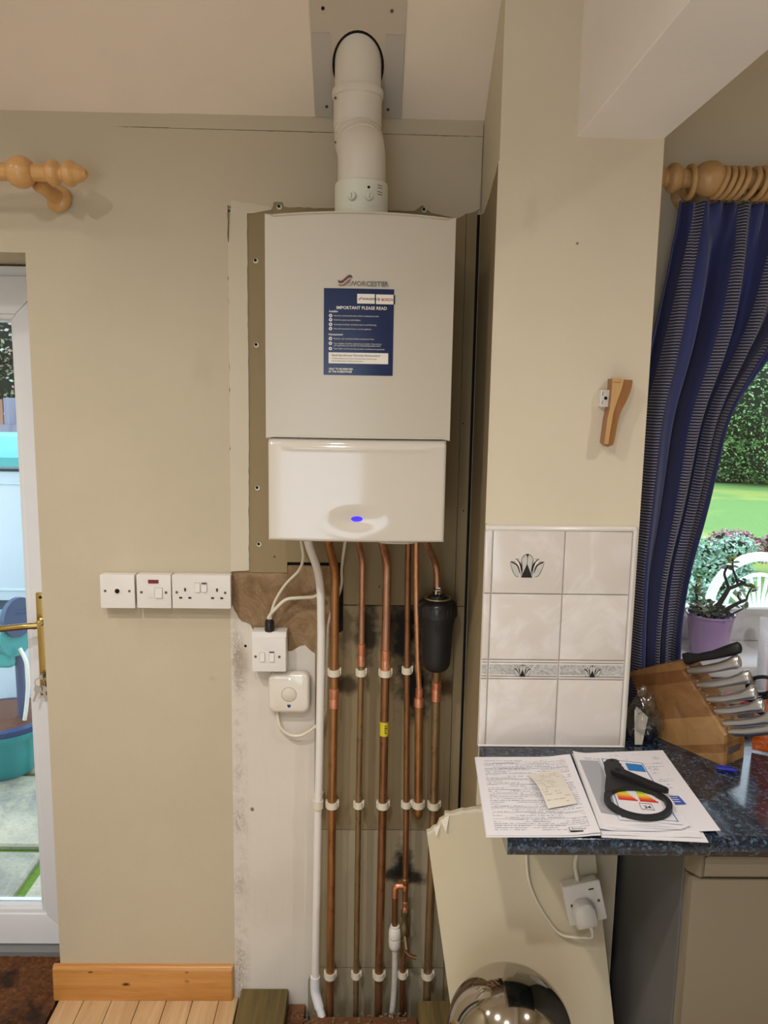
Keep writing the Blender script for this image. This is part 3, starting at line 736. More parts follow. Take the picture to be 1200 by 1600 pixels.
for z, s in rows:
    ntext(s, .0040, -.0780, z-.0012, MAT_WHITEINK)
    disc = [(-.0848+.0036*math.cos(a), z+.0002+.0036*math.sin(a)) for a in [2*PI*i/18 for i in range(18)]]
    note_mesh('round_icon', disc, yb(-.0848)-.0010, MAT_WHITEINK)
    note_mesh('round_icon', [(-.0848+.0014*math.cos(a), z+.0002+.0016*math.sin(a)) for a in [2*PI*i/6 for i in range(6)]], yb(-.0848)-.0014, MAT_BLUE)
ntext('self registration, you will miss the extended guarantee terms.', .0040, -.0780, 1.7686, MAT_WHITEINK)
ntext('Need help with your Worcester Bosch product?', .0060, -.0820, 1.7480, MAT_INK, .0, .86)
MAT_GREYINK = plain('grey_ink', (96, 78, 66), .5)
ntext('For help and advice on any of your Worcester Bosch products simply', .0037, -.0820, 1.7420, MAT_GREYINK, 0, .9)
ntext('visit worcester-bosch.co.uk/homeowner/support', .0037, -.0820, 1.7370, MAT_GREYINK, 0, .9)
ntext('ONLY TO BE REMOVED', .0056, -.0880, 1.7195, bold=.00014, sx=.86); ntext('BY THE HOMEOWNER', .0056, -.0880, 1.7140, bold=.00014, sx=.86)

# ================================================================== PIPEWORK
def clip(pipe, x, z, rad, py=-.05, mat=MAT_OLDWHITE, side=1):
    bm = bmesh.new(); h = .0085; ri, ro = rad+.0004, rad+.0042
    n = 22; ring_i = []; ring_o = []
    a0, a1 = math.radians(-215), math.radians(35)
    pts = []
    for j in range(n+1):
        a = a0+(a1-a0)*j/n; pts.append((x+ro*math.cos(a), py+ro*math.sin(a)))
    for j in range(n, -1, -1):
        a = a0+(a1-a0)*j/n; pts.append((x+ri*math.cos(a), py+ri*math.sin(a)))
    bm2 = [ (pts[j], pts[j+1], pts[2*n+1-j-1], pts[2*n+1-j]) for j in range(n)]
    lo = [bm.verts.new((q[0], q[1], z-h)) for q in pts]; hi = [bm.verts.new((q[0], q[1], z+h)) for q in pts]
    N = len(pts)
    for j in range(n):
        k = 2*n+1-j
        bm.faces.new((lo[j], lo[j+1], lo[k-1], lo[k])); bm.faces.new((hi[j], hi[k], hi[k-1], hi[j+1]))
    for j in range(N): bm.faces.new((lo[j], hi[j], hi[(j+1) % N], lo[(j+1) % N]))
    c = mesh_obj('clip', bm, mat, pipe, smooth=40)
    bm = bmesh.new()
    add_box(bm, (x-rad*.75, py+rad*.75, z-h*.8), (x+rad*.75, .0016, z+h*.8), .001)
    for s in (-1, 1):
        add_box(bm, (x+s*(ro-.0005)-.0022, py-.002, z-h), (x+s*(ro-.0005)+.0022, py+rad*.95, z+h*1.15), .0008)
    add_box(bm, (x+side*(ro+.0012)-.0016, py-.004, z-h*.3), (x+side*(ro+.0012)+.0016, py+.004, z+h*1.5), .0006)
    mesh_obj('clip_base', bm, mat, c, smooth=40)
def coupling(pipe, x, z0, z1, rad, py=-.05, mat=MAT_CU_JOINT, taper=None):
    r2 = taper or rad
    lathe('coupling', [(z0,rad),(z0+.0015,rad+.0018),(z0+(z1-z0)*.42,rad+.0018),(z0+(z1-z0)*.47,rad+.0009),(z0+(z1-z0)*.5,r2+.0009),(z0+(z1-z0)*.56,r2+.0018),(z1-.0015,r2+.0018),(z1,r2)], (x,py,0), mat, pipe, seg=20)
R22, R15 = .0110, .0077
def pipe(name, path, rad, mat, label, rad2=.04, group='copper pipes under the boiler'):
    P = fillet(path, rad2, 7); base = path[-1]
    e = empty(name, base, label, 'pipe', group); tube('pipe_length', P, rad, mat, e, 18); return e
def lower(e, path, rad, mat): return tube('pipe_length', fillet(path, .03, 6), rad, mat, e, 18)
# 1
p1 = pipe('copper_pipe', [(-.104,-.12,1.356),(-.098,-.11,1.325),(-.0815,-.05,1.235),(-.0820,-.05,.93)], R22, MAT_CU_OLD, 'thick copper pipe next to the white waste pipe')
lower(p1, [(-.0820,-.05,.93),(-.0848,-.05,.61),(-.0868,-.05,.12),(-.088,-.05,-.14)], R22, MAT_CU_OLD)
coupling(p1, -.0822, .873, .925, R22)
# 2
p2 = pipe('copper_pipe', [(-.031,-.12,1.356),(-.028,-.11,1.335),(-.0135,-.05,1.262),(-.0135,-.05,1.0)], R15, MAT_CU_PINK, 'thin copper pipe, second from the left, with a soot mark at its joint', .03)
lower(p2, [(-.0135,-.05,1.0),(-.016,-.05,.61),(-.0165,-.05,.12),(-.0165,-.05,-.14)], R15, MAT_CU_DULL)
coupling(p2, -.0135, .985, 1.045, R15)
# 3
p3 = pipe('copper_pipe', [(.024,-.12,1.356),(.030,-.11,1.335),(.0480,-.05,1.255),(.0480,-.05,.99)], R22, MAT_CU_PINK, 'thick copper pipe with a yellow tape label, third from the left', .04)
lower(p3, [(.0480,-.05,.99),(.0475,-.05,.61),(.0450,-.05,.12),(.0450,-.05,-.14)], R22, MAT_CU_DARK)
coupling(p3, .0480, .975, 1.030, R22)
lab = lathe('yellow_label', [(.801,R22),(.801,R22+.0006),(.838,R22+.0006),(.838,R22)], (.0478,-.05,0), plain('yellow_tape', (206, 190, 40), .5), p3, seg=20)
for z, w in ((.829,.010),(.823,.012),(.817,.006),(.811,.010)):
    bm = bmesh.new()
    for k in range(4):
        a = .1+k*.16
        if k*.004 > w: continue
        c0 = Vector((.0478+math.sin(a)*(R22+.0010), -.05-math.cos(a)*(R22+.0010), z))
        bmesh.ops.create_cube(bm, size=1, matrix=Matrix.Translation(c0) @ Matrix.Rotation(a, 4, 'Z') @ Matrix.Diagonal((.0014, .0003, .0030, 1)))
    mesh_obj('printed_mark', bm, MAT_INK, lab, smooth=0)
# 4 thin, ends in a tee and drain valve
p4 = pipe('copper_pipe', [(.0985,-.075,1.356),(.1000,-.05,1.20),(.1030,-.05,.98),(.1090,-.05,.61),(.1115,-.05,.32)], R15, MAT_CU_DARK, 'thin copper pipe running down to a blackened tee and drain valve', .05)
coupling(p4, .1105, .365, .400, R15, mat=MAT_CU_OLD)
tube('tee_branch', fillet([(.108,-.05,.378),(.0840,-.05,.378),(.0840,-.05,.345)], .012, 6), .0088, MAT_CU_JOINT, p4, 16)
lower(p4, [(.0840,-.05,.35),(.0852,-.05,.255)], R15, MAT_CU_DARK)
coupling(p4, .1118, .305, .335, R15*.85, mat=MAT_CU_JOINT)
vb = lathe('drain_valve', [(.210,.0075),(.214,.010),(.222,.010),(.226,.0085),(.232,.013),(.252,.0145),(.262,.012),(.272,.0075),(.285,.0075),(.290,.0110),(.306,.0110),(.308,.008)], (.1115,-.05,0), MAT_VALVE, p4, seg=14)
tube('valve_stem', [(.1125,-.055,.238),(.117,-.088,.214)], .0065, MAT_VALVE, vb, 10)
tube('valve_lever', fillet([(.112,-.092,.217),(.122,-.094,.207),(.140,-.094,.203)], .006), [.0055]*1+[.0050]*8+[.0060], MAT_CU_DARK, vb, 10) if False else tube('valve_lever', [(.112,-.090,.218),(.122,-.094,.208),(.133,-.095,.204),(.141,-.095,.202)], [.0050,.0052,.0056,.0058], MAT_CU_DARK, vb, 10)
lower(p4, [(.1115,-.05,.215),(.1095,-.05,.12),(.1085,-.05,-.14)], R15, MAT_CU_DARK)
# white plastic push-fit and hose from the tee
pf = empty('plastic_hose', (.083,-.05,-.02), 'short white plastic hose with push fit connector below the copper tee', 'hose')
lathe('push_fit_connector', [(.190,.009),(.197,.014),(.203,.0160),(.218,.0170),(.224,.0168),(.2245,.0118),(.2290,.0118),(.2295,.0170),(.236,.0172),(.250,.0165),(.256,.0140),(.2565,.0125),(.262,.0125),(.263,.010)], (.0860,-.05,0), MAT_WHITEPL, pf, seg=24)
tube('hose', smooth_path([(.0868,-.05,.200),(.0880,-.05,.13),(.0865,-.048,.05),(.0815,-.048,-.02)], 8), .0082, plain('mottled_hose', (196, 192, 184), .5, var=.3, scale=70), pf, 14)
# 5 thin upper part joining a thick stub that turns into the wall
p5 = pipe('copper_pipe', [(.1165,-.085,1.356),(.1200,-.075,1.20),(.1300,-.060,.99),(.1345,-.055,.93)], .0072, MAT_CU_NEW, 'bright copper pipe that widens at a joint and ends in a stub', .05)
coupling(p5, .1350, .880, .930, R22, -.055, MAT_CU_JOINT, R15)
lower(p5, [(.1350,-.055,.90),(.1400,-.053,.62),(.1412,-.053,.575),(.1412,.002,.562)], R22, MAT_CU_OLD)
# 6 into the black filter
p6 = pipe('copper_pipe', [(.1280,-.16,1.356),(.1400,-.13,1.318),(.1665,-.078,1.262),(.1725,-.070,1.225),(.1735,-.070,1.180)], .0085, MAT_CU_PINK, 'copper pipe entering the top of the black filter', .03)
lf = pipe('copper_pipe', [(.1775,-.062,.985),(.1790,-.05,.92),(.1812,-.05,.61),(.1770,-.05,.12),(.1750,-.05,-.14)], R22, MAT_CU_DULL, 'greenish copper pipe running down from the black filter', .02)
coupling(lf, .1785, .895, .962, R22, -.053)
# clips
for e, x1, x2, x3, rr in ((p1,-.0822,-.0850,-.0868,R22),(p2,-.0137,-.0160,-.0165,R15),(p3,.0479,.0475,.0450,R22)):
    for x, z in ((x1,.968),(x2,.608),(x3,.115)): clip(e, x, z, rr)
clip(p4, .1033, .975, R15); clip(p4, .1090, .610, R15); clip(p4, .1094, .117, R15)
clip(p5, .1402, .612, R22, -.053, side=-1); clip(lf, .1812, .608, R22); clip(lf, .1769, .116, R22)
# white waste pipe
wp = empty('waste_pipe', (-.126,-.05,-.06), 'white plastic waste pipe running from the boiler down to the floor', 'pipe')
tube('pipe_length', fillet([(-.150,-.12,1.356),(-.145,-.11,1.315),(-.1175,-.05,1.215),(-.1150,-.05,1.05),(-.1195,-.05,.66),(-.1215,-.05,.60),(-.1268,-.05,.085)], .06, 8), .0102, MAT_WHITEPL, wp, 20)
lathe('pipe_bracket', [(-.011,.0105),(-.011,.0138),(.011,.0138),(.011,.0105)], (-.1215,-.05,.609), MAT_OLDWHITE, wp)
box('bracket_base', (-.133,-.045,.599), (-.110,.0,.619), MAT_OLDWHITE, wp, .001)
tube('elbow', fillet([(-.1270,-.05,.110),(-.1278,-.05,.066),(-.1140,-.066,.028)], .014, 6), .0130, MAT_UPVC, wp, 20)
tube('pipe_length', [(-.1160,-.064,.034),(-.0760,-.110,-.075)], .0108, MAT_UPVC, wp, 20)

# black magnetic filter
f = empty('magnetic_filter', (.1745,-.070,.985), 'black plastic magnetic filter canister on the rightmost copper pipe', 'filter')
fx, fy = .1745, -.070
lathe('canister', [(.983,.0),(.983,.018),(.988,.028),(.998,.0345),(1.02,.0365),(1.08,.0395),(1.105,.0410),(1.118,.0440),(1.126,.0455)], (fx,fy,0), MAT_BLACKPL, f, seg=40)
bm = bmesh.new(); add_lathe(bm, [(1.1255,.0445),(1.1265,.0490),(1.132,.0500),(1.152,.0495),(1.160,.0470),(1.168,.040),(1.171,.032),(1.171,.0)], (fx,fy,0), (0,0,1), 48)
for k in range(28):
    a = 2*PI*k/28; add_box(bm, (fx+.0488*math.cos(a)-.0012, fy+.0488*math.sin(a)-.0012, 1.131), (fx+.0488*math.cos(a)+.0012, fy+.0488*math.sin(a)+.0012, 1.152), .0005)
mesh_obj('cap', bm, MAT_BLACKCAP, f)
for a in (-1.75,-1.6,-1.45): box('rib', (fx+.0415*math.cos(a)-.001, fy+.0415*math.sin(a)-.002, 1.095), (fx+.0415*math.cos(a)+.001, fy+.0415*math.sin(a)+.002, 1.122), MAT_BLACKPL, f, .0005)
lathe('brass_ring', [(1.1705,.0290),(1.1725,.0300),(1.1735,.0315),(1.1725,.0330),(1.1705,.0335)], (fx,fy,0), plain('pale_brass', (188, 176, 132), .3, .8), f, seg=40)
lathe('top_boss', [(1.170,.024),(1.178,.022),(1.182,.015),(1.183,.0)], (fx,fy,0), MAT_BLACKCAP, f, seg=32)
lathe('chrome_valve', [(0,.0068),(.008,.0068),(.009,.0050),(.0095,0)], (fx+.002,fy-.014,1.182), MAT_CHROME, f, (0,-.5,.86), 12)
lathe('compression_nut', [(1.180,.0135),(1.190,.0140),(1.193,.0120),(1.197,.0120),(1.200,.0105)], (fx-.001,fy,0), MAT_CHROME, f, seg=6, smooth=20)

# ================================================================== CABLES, SPUR, HUB
def cable(label, pts, rad, mat=MAT_OLDWHITE, grp=None):
    P = smooth_path(pts, 8); o = tube('cable', P, rad, mat, None, 10, org=pts[-1]); return tag(o, label, 'cable', grp)
GX, GY = -.2475, -.030
cable('thin white flex curving from the boiler to the black gland', [(-.1665,-.11,1.357),(-.163,-.10,1.32),(-.158,-.09,1.275),(-.170,-.06,1.235),(-.205,-.045,1.195),(-.232,-.035,1.150),(-.2440,GY,1.112),(-.2450,GY,1.100)], .0036)
cable('thick white flex looping from behind the waste pipe to the gland', [(-.120,-.022,1.170),(-.135,-.024,1.158),(-.170,-.028,1.156),(-.205,-.032,1.152),(-.232,-.034,1.128),(-.2465,GY,1.110),(-.2505,GY,1.100)], .0046)
cable('white cable hanging behind the waste pipe and thick copper pipe', [(-.050,-.10,1.356),(-.058,-.07,1.30),(-.066,-.022,1.235),(-.068,-.020,1.18),(-.096,-.018,1.10),(-.1015,-.017,1.02),(-.1035,-.016,.90),(-.1060,-.015,.84),(-.120,-.014,.80)], .0038)
cable('white cable looping from the square hub to the waste pipe', [(-.2310,-.012,.862),(-.2300,-.014,.835),(-.222,-.018,.805),(-.200,-.020,.786),(-.172,-.022,.784),(-.146,-.024,.798),(-.122,-.030,.820)], .0042)
spur = empty('switched_spur', (-.2475,-.004,.967), 'white square fused spur with a black cable gland on top', 'switch')
box('back_box', (-.2915,-.040,.9655), (-.2040,-.0006,1.0695), MAT_WHITEPL, spur, .002, 2)
prism_y('faceplate', rrect(-.2895,-.2055,.9670,1.0560,.002), -.038, -.046, MAT_WHITEPL, spur, .0015)
def switch(xa, xb, za, zb, y, parent, mark=None):
    prism_y('switch_recess', rrect(xa-.0012,xb+.0012,za-.0012,zb+.0012,.001), y+.001, y-.0002, MAT_SCREW if mark == 'x' else plain_grey, parent)
    bm = bmesh.new(); add_prism(bm, [(y,za),(y-.0035,za),(y-.0015,zb),(y,zb)], lambda q: (xa,q[0],q[1]), lambda q: (xb,q[0],q[1]))
    return mesh_obj('rocker_switch', bm, MAT_WHITEPL, parent, smooth=20)
plain_grey = plain('recess_grey', (176,168,160), .5)
switch(-.2705,-.2585,.994,1.016,-.046, spur); sw = switch(-.2465,-.2345,.994,1.016,-.046, spur)
prism_y('switch_mark', [(-.2465,1.0165),(-.2345,1.0165),(-.2345,1.0195),(-.2465,1.0195)], -.0455, -.0468, MAT_INK, spur)
for x in (-.2815,-.2215): disc_y('screw', x, 1.006, -.046, .0034, MAT_SCREW, spur, .0010, 12)
gl_ = lathe('cable_gland', [(1.0690,.0125),(1.0760,.0130),(1.0765,.0122),(1.0900,.0125),(1.0960,.0105),(1.0985,.0095)], (-.2478,GY,0), MAT_BLACKCAP, spur, seg=14)

hub = empty('heating_hub', (-.1985,-.002,.848), 'rounded square white heating hub with a round centre button', 'hub')
hx, hz, hs = -.1985, .9025, .0540
prof = []
bm = bmesh.new(); loops = []
for d, ins in ((.0,.004),(.006,.0),(.020,.0),(.026,.0015),(.0300,.005),(.0318,.011)):
    pts = rrect(hx-hs+ins, hx+hs-ins, hz-hs+ins, hz+hs-ins, .0200-ins*.6, 7); loops.append([bm.verts.new((q[0], -.0008-d, q[1])) for q in pts])
for A, B in zip(loops[:-1], loops[1:]):
    for k in range(len(A)): bm.faces.new((A[k], A[(k+1) % len(A)], B[(k+1) % len(A)], B[k]))
bm.faces.new(loops[0]); bm.faces.new(loops[-1])
MAT_HUB = plain('hub_gloss', (222, 216, 204), .12, var=.01, coat=.5)
hb = mesh_obj('hub_body', bm, MAT_HUB, hub, smooth=50)
lathe('button_groove', [(0,.0182),(.0003,.0196),(.0004,.0182)], (hx,-.0325,hz-.002), MAT_GREY, hub, (0,-1,0), 36)
lathe('centre_button', [(0,.0182),(.0006,.0186),(.0010,.0180),(.0011,0)], (hx,-.0324,hz-.002), plain('hub_button', (214,206,190), .35, var=.01), hub, (0,-1,0), 36)
prism_y('badge', [(hx-.0045,hz-.0290),(hx-.0045,hz-.0330),(hx-.0022,hz-.0370),(hx+.0022,hz-.0370),(hx+.0045,hz-.0330),(hx+.0045,hz-.0290)], -.0320, -.0330, MAT_BLUE, hub)
disc_y('indicator', hx+.0015, hz+.0395, -.0322, .0020, emit('green_led', (.3,1,.6,1), 2.0), hub, .0006, 10)

# ================================================================== THREE FACEPLATES
def faceplate(name, label, xa, xb, za, zb, dp=.032):
    e = empty(name, ((xa+xb)/2,-.001,za), label, 'socket' if 'socket' in name else 'switch')
    box('back_box', (xa+.001,-dp+.006,za+.001), (xb-.001,-.0012,zb-.001), MAT_WHITEPL, e, .002, 2)
    prism_y('faceplate', rrect(xa,xb,za,zb,.002), -dp+.007, -dp, MAT_WHITEPL, e, .0018)
    return e
b1 = faceplate('flex_outlet_plate', 'white outlet plate with one round black hole, left end of the row', -.6710,-.5855,1.1250,1.2110)
lathe('outlet_ring', [(0,.0082),(.0015,.0080),(.0018,.0062)], (-.6285,-.032,1.1690), MAT_WHITEPL, b1, (0,-1,0), 20); disc_y('hole', -.6285, 1.1690, -.0332, .0062, MAT_DARK, b1)
for x in (-.6590,-.5985): disc_y('screw', x, 1.1690, -.032, .0032, MAT_SCREW, b1, .001, 12)
b2 = faceplate('neon_switch', 'white fused switch with a dark red neon window', -.5800,-.4945,1.1260,1.2120)
prism_y('neon_window', rrect(-.5510,-.5250,1.1900,1.1990,.001), -.0315, -.0335, MAT_RED, b2)
prism_y('fuse_carrier', rrect(-.5555,-.5360,1.1530,1.1765,.001), -.0315, -.0330, MAT_WHITEPL, b2, .0006)
switch(-.5335,-.5165,1.1530,1.1780,-.032, b2)
for x in (-.5685,-.5070): disc_y('screw', x, 1.1665, -.032, .0034, MAT_SCREW, b2, .001, 12)
b3 = faceplate('double_socket', 'white double power socket, right end of the row beside the bare brick', -.4915,-.3450,1.1265,1.2125)
for x in (-.4800,-.3585): disc_y('screw', x, 1.1675, -.032, .0034, MAT_SCREW, b3, .001, 12)
def hole(x, z, w, h_, parent, y=-.032): prism_y('pin_hole', [(x-w/2,z-h_/2),(x+w/2,z-h_/2),(x+w/2,z+h_/2),(x-w/2,z+h_/2)], y, y-.0006, MAT_INK, parent)
for cx_ in (-.4590,-.3790):
    hole(cx_, 1.1745, .0046, .0085, b3); hole(cx_-.0115, 1.1535, .0076, .0046, b3); hole(cx_+.0115, 1.1535, .0076, .0046, b3)
switch(-.4340,-.4215,1.1690,1.1920,-.032, b3); switch(-.4170,-.4045,1.1700,1.1930,-.032, b3)
prism_y('switch_mark', [(-.4165,1.1905),(-.4050,1.1905),(-.4050,1.1930),(-.4165,1.1930)], -.034, -.0362, MAT_INK, b3)

# ================================================================== CURTAIN POLES
def finial(name, x0_, s, y, z, mat, parent, k=1.0):
    prof = [(0,.019),(.006,.019),(.008,.0215),(.012,.0255),(.018,.0285),(.026,.0285),(.032,.0245),(.035,.0190),(.038,.0170),(.042,.0170),(.044,.0215),(.050,.0265),(.057,.0290),(.064,.0275),(.070,.0225),(.073,.0205),(.080,.0185),(.086,.0155),(.090,.0110),(.0935,.0100),(.096,.0060),(.0965,0)]
    return lathe(name, [(d*k, r_*k) for d, r_ in prof], (x0_, y, z), mat, parent, (s,0,0), 32)
PY = -.100
po = empty('curtain_pole', (-.790, PY, 2.148), 'short end of beech curtain pole over the glazed door', 'curtain pole')
tube('pole', [(-2.1,PY,2.1485),(-.735,PY,2.148)], .0190, MAT_POLE, po, 28)
lathe('ball_end', [(-.034,0),(-.030,.0180),(-.020,.0290),(-.008,.0345),(.004,.0350),(.016,.0310),(.024,.0250),(.028,.0195)], (-.789,PY,2.148), MAT_POLE, po, (1,0,0), 32)
finial('finial', -.738, 1, PY, 2.1475, MAT_POLE, po)
lathe('wall_rose', [(0,.031),(.006,.031),(.012,.027),(.016,.018),(.055,.0150),(.080,.0160)], (-.742,-.0005,2.112), MAT_POLE, po, (-.25,-1,.22), 28)
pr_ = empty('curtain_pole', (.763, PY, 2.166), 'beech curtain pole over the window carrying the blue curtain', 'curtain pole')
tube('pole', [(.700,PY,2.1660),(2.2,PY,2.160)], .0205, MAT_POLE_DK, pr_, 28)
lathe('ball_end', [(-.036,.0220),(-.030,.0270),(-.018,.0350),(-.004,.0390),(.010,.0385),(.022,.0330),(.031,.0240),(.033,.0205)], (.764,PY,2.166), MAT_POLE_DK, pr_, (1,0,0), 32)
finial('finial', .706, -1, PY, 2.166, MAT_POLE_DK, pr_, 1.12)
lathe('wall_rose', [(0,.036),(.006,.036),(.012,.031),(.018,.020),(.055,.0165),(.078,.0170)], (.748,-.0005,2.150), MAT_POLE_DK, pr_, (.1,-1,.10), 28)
def torus(name, c, axis, R_, r_, mat, parent=None, org=None, seg=30):
    ax = Vector(axis).normalized(); h = Vector((0,0,1)); n = (h-ax*h.dot(ax)).normalized(); b = ax.cross(n); c = Vector(c)
    bm = bmesh.new(); rings = []
    for i in range(seg):
        a = 2*PI*i/seg; d = n*math.cos(a)+b*math.sin(a)
        rings.append([bm.verts.new(c+d*(R_+r_*math.cos(2*PI*k/8))+ax*r_*math.sin(2*PI*k/8)) for k in range(8)])
    for i in range(seg):
        A, B = rings[i], rings[(i+1) % seg]
        for k in range(8): bm.faces.new((A[k], A[(k+1) % 8], B[(k+1) % 8], B[k]))
    return mesh_obj(name, bm, mat, parent, org, 60)
random.seed(5)
ringx = [.719,.792,.808,.824,.840,.864,.884,.900,.914,.930,.948,.966,.990]
ORD = ['','first','second','third','fourth','fifth','sixth','seventh','eighth','ninth','tenth','eleventh','twelfth']
for i, x in enumerate(ringx):
    tl = .42 if i in (1,2,3,4,5) else random.uniform(.05,.3)
    c = (x-(.006 if i else 0),PY,2.1575)
    lab = 'lone beech curtain ring between finial and ball' if i == 0 else ORD[i]+' beech curtain ring to the right of the pole ball'
    o = empty('curtain_ring', c, lab, 'curtain ring', 'curtain rings on the pole')
    torus('ring', c, (1,.12*(i > 0),-tl*.75*(i > 0)), .0335, .0066, MAT_POLE_DK, o)
    torus('eyelet', (c[0]-.027*tl*(i > 0),PY,2.1165), (1,0,.2), .0042, .0011, MAT_SCREW, o, seg=14)

# ================================================================== CURTAIN
t = NT('curtain_cloth'); uvs = t.coord('UV'); so = t.xyz(uvs)
u, v = so[0], so[1]
band = None
for c0, w in ((.095,.026),(.330,.026),(.530,.036),(.70,.010)):
    k = t.rng(t.math('ABSOLUTE', t.math('SUBTRACT', u, c0)), w-.0015, w+.0015, 1, 0)
    band = k if band is None else t.math('MAXIMUM', band, k)
wv = t.math('ADD', v, t.math('MULTIPLY', t.noise(1, 2, .5, vec=t.scale(uvs, (30, 2, 1))), .006))
st = t.math('FRACT', t.math('MULTIPLY', wv, 140.0))
line = t.rng(t.math('ABSOLUTE', t.math('SUBTRACT', st, .5)), .14, .22, 1, 0)
weave = t.noise(1, 3, .6, vec=t.scale(uvs, (260, 120, 1)))
base = t.mix(t.rng(t.noise(1, 2, .5, vec=t.scale(uvs, (9, .4, 1))), .35, .65), S((28, 34, 88)), S((54, 64, 122)))
sc_ = t.mix(line, S((16, 18, 50)), S((146, 144, 158)))
c = t.mix(band, base, sc_); c = t.mix(t.math('MULTIPLY', weave, .12), c, S((60, 70, 120)))
t.b.inputs['Sheen Weight'].default_value = .25
MAT_CURT = t.fin(c, .85)
def curtain():
    bm = bmesh.new(); uvl = bm.loops.layers.uv.new('UVMap'); nu, nv = 200, 90
    zt, zb = 2.118, .90
    # (height, left x, right x, crowding, fold depth)
    keys_ = [(2.118,.704,1.16,1.0,.014),(2.05,.702,1.13,1.05,.024),(1.93,.683,1.055,1.35,.036),(1.72,.648,.905,2.2,.050),(1.63,.630,.858,2.5,.052),(1.40,.628,.822,2.5,.050),(1.25,.634,.790,2.3,.046),(1.10,.650,.782,2.0,.034),(.90,.660,.792,1.8,.032)]
    def at(z):
        for (z1,*a), (z2,*b) in zip(keys_[:-1], keys_[1:]):
            if z2 <= z <= z1:
                k = (z1-z)/(z1-z2); k = k*k*(3-2*k) if False else k
                return [p_+(q_-p_)*k for p_, q_ in zip(a, b)]
        return list(keys_[-1][1:])
    G = []
    for j in range(nv+1):
        z = zt+(zb-zt)*j/nv
        A = [0]*4
        for dz in (-.05,-.025,0,.025,.05):
            q = at(min(zt, max(zb, z+dz))); A = [a+b/5 for a, b in zip(A, q)]
        xl, xr, pw, am = A; row = []
        for i in range(nu+1):
            s = i/nu; g = 1-(1-s)**pw
            ph = 2*PI*(s*5.0+.15+.05*math.sin(z*3.1))
            x = xl+(xr-xl)*g + .006*math.sin(ph+1.2)*min(1,(zt-z)*6)
            y = PY+.012+am*math.sin(ph)*(.75+.25*math.sin(s*17+z*1.3))+.007*math.sin(ph*2.3+z*5)+.030*g*(pw-1)/1.5
            top = max(0, 1-(zt-z)/.10); y = y*(1-top)+(PY+.008+.010*math.sin(2*PI*s*14))*top
            zz = z-.004*abs(math.sin(PI*s*9))*top+.002
            row.append((bm.verts.new((x, min(y,-.012), zz)), s, zt-z))
        G.append(row)
    for j in range(nv):
        for i in range(nu):
            q = (G[j][i], G[j+1][i], G[j+1][i+1], G[j][i+1]); f = bm.faces.new([a[0] for a in q])
            for l, a in zip(f.loops, q): l[uvl].uv = (a[1], a[2])
    o = mesh_obj('curtain', bm, MAT_CURT, None, org=(.8, PY, .9), smooth=80)
    m = o.modifiers.new('thickness', 'SOLIDIFY'); m.thickness = .0022; m.offset = 0
    return tag(o, 'blue curtain with pale striped bands gathered to the left of the window', 'curtain')
curtain()

# ================================================================== WOODEN HOOK ON THE PIER
hk = empty('wooden_bracket', (.52, -.262, 1.567), 'small curved two-tone wooden bracket with a white clip on the cream pier', 'bracket')
out = [(.5105,1.711),(.5540,1.709),(.5520,1.691),(.5440,1.666),(.5330,1.642),(.5270,1.614),(.5230,1.582),(.5200,1.571),(.5100,1.567),(.5010,1.574),(.5050,1.627),(.5090,1.651),(.5110,1.691)]
prism_y('bracket_body', smooth_path([Vector((a,b,0)) for a, b in out[1:8]], 5) and ([(.5105,1.711)]+[(q.x,q.y) for q in smooth_path([Vector((a,b,0)) for a, b in out[1:8]], 5)]+out[8:]), -.263, -.296, MAT_HOOKD, hk, .0012)
prism_y('pale_strip', [(.5105,1.7112),(.5350,1.7102),(.5310,1.690),(.5230,1.665),(.5165,1.640),(.5120,1.600),(.5100,1.572),(.5012,1.5735),(.5050,1.627),(.5090,1.651),(.5108,1.691)], -.2955, -.2985, MAT_HOOKW, hk, .0008)
prism_y('pale_strip', [(.5105,1.7118),(.5280,1.7105),(.5280,1.7035),(.5112,1.7045)], -.298, -.3005, MAT_HOOKW, hk, .0005)
cl = prism_y('plastic_clip', rrect(.4925,.5110,1.6515,1.6875,.001), -.263, -.280, MAT_WHITEPL, hk, .001)
disc_y('hole', .5035, 1.6700, -.2800, .0036, MAT_DARK, cl, .0006)
for z in (1.661,1.679): prism_y('slot', [(.4955,z-.004),(.4965,z-.004),(.4975,z+.004),(.4965,z+.004)], -.2798, -.2806, MAT_SCREW, cl)

# ================================================================== TILES
TY = -.2615
box('tile_adhesive', (.2575,-.2665,.8755), (.5965,-.2610,1.3900), MAT_GROUT, pier, .001)
cols = [(.2585,.2735),(.2758,.4332),(.4355,.5830)]
rws = [(1.2368,1.3780),(1.0835,1.2345),(.8785,1.0360)]
tiles = {}
for i, (a, b) in enumerate(cols):
    for j, (c, d) in enumerate(rws):
        tiles[i, j] = prism_y('tile', rrect(a, b, c, d, .0015, 2), -.2660, -.2715, MAT_TILE, pier, .0018)
    bt = prism_y('border_tile', rrect(a, b, 1.0382, 1.0812, .001, 2), -.2660, -.2712, MAT_TILE, pier, .0012)
    m_ = prism_y('marble_print', [(a+.002,1.0480),(b-.002,1.0480),(b-.002,1.0715),(a+.002,1.0715)], -.2705, -.2714, MAT_MARBLE, bt)
    for z in (1.0440,1.0765): prism_y('black_line', [(a+.002,z-.0006),(b-.002,z-.0006),(b-.002,z+.0006),(a+.002,z+.0006)], -.2705, -.27145, MAT_INK, bt)
    tiles[i, 'b'] = bt
MAT_MOT = plain('motif_silver', (196,194,188), .3, var=.15, scale=90)
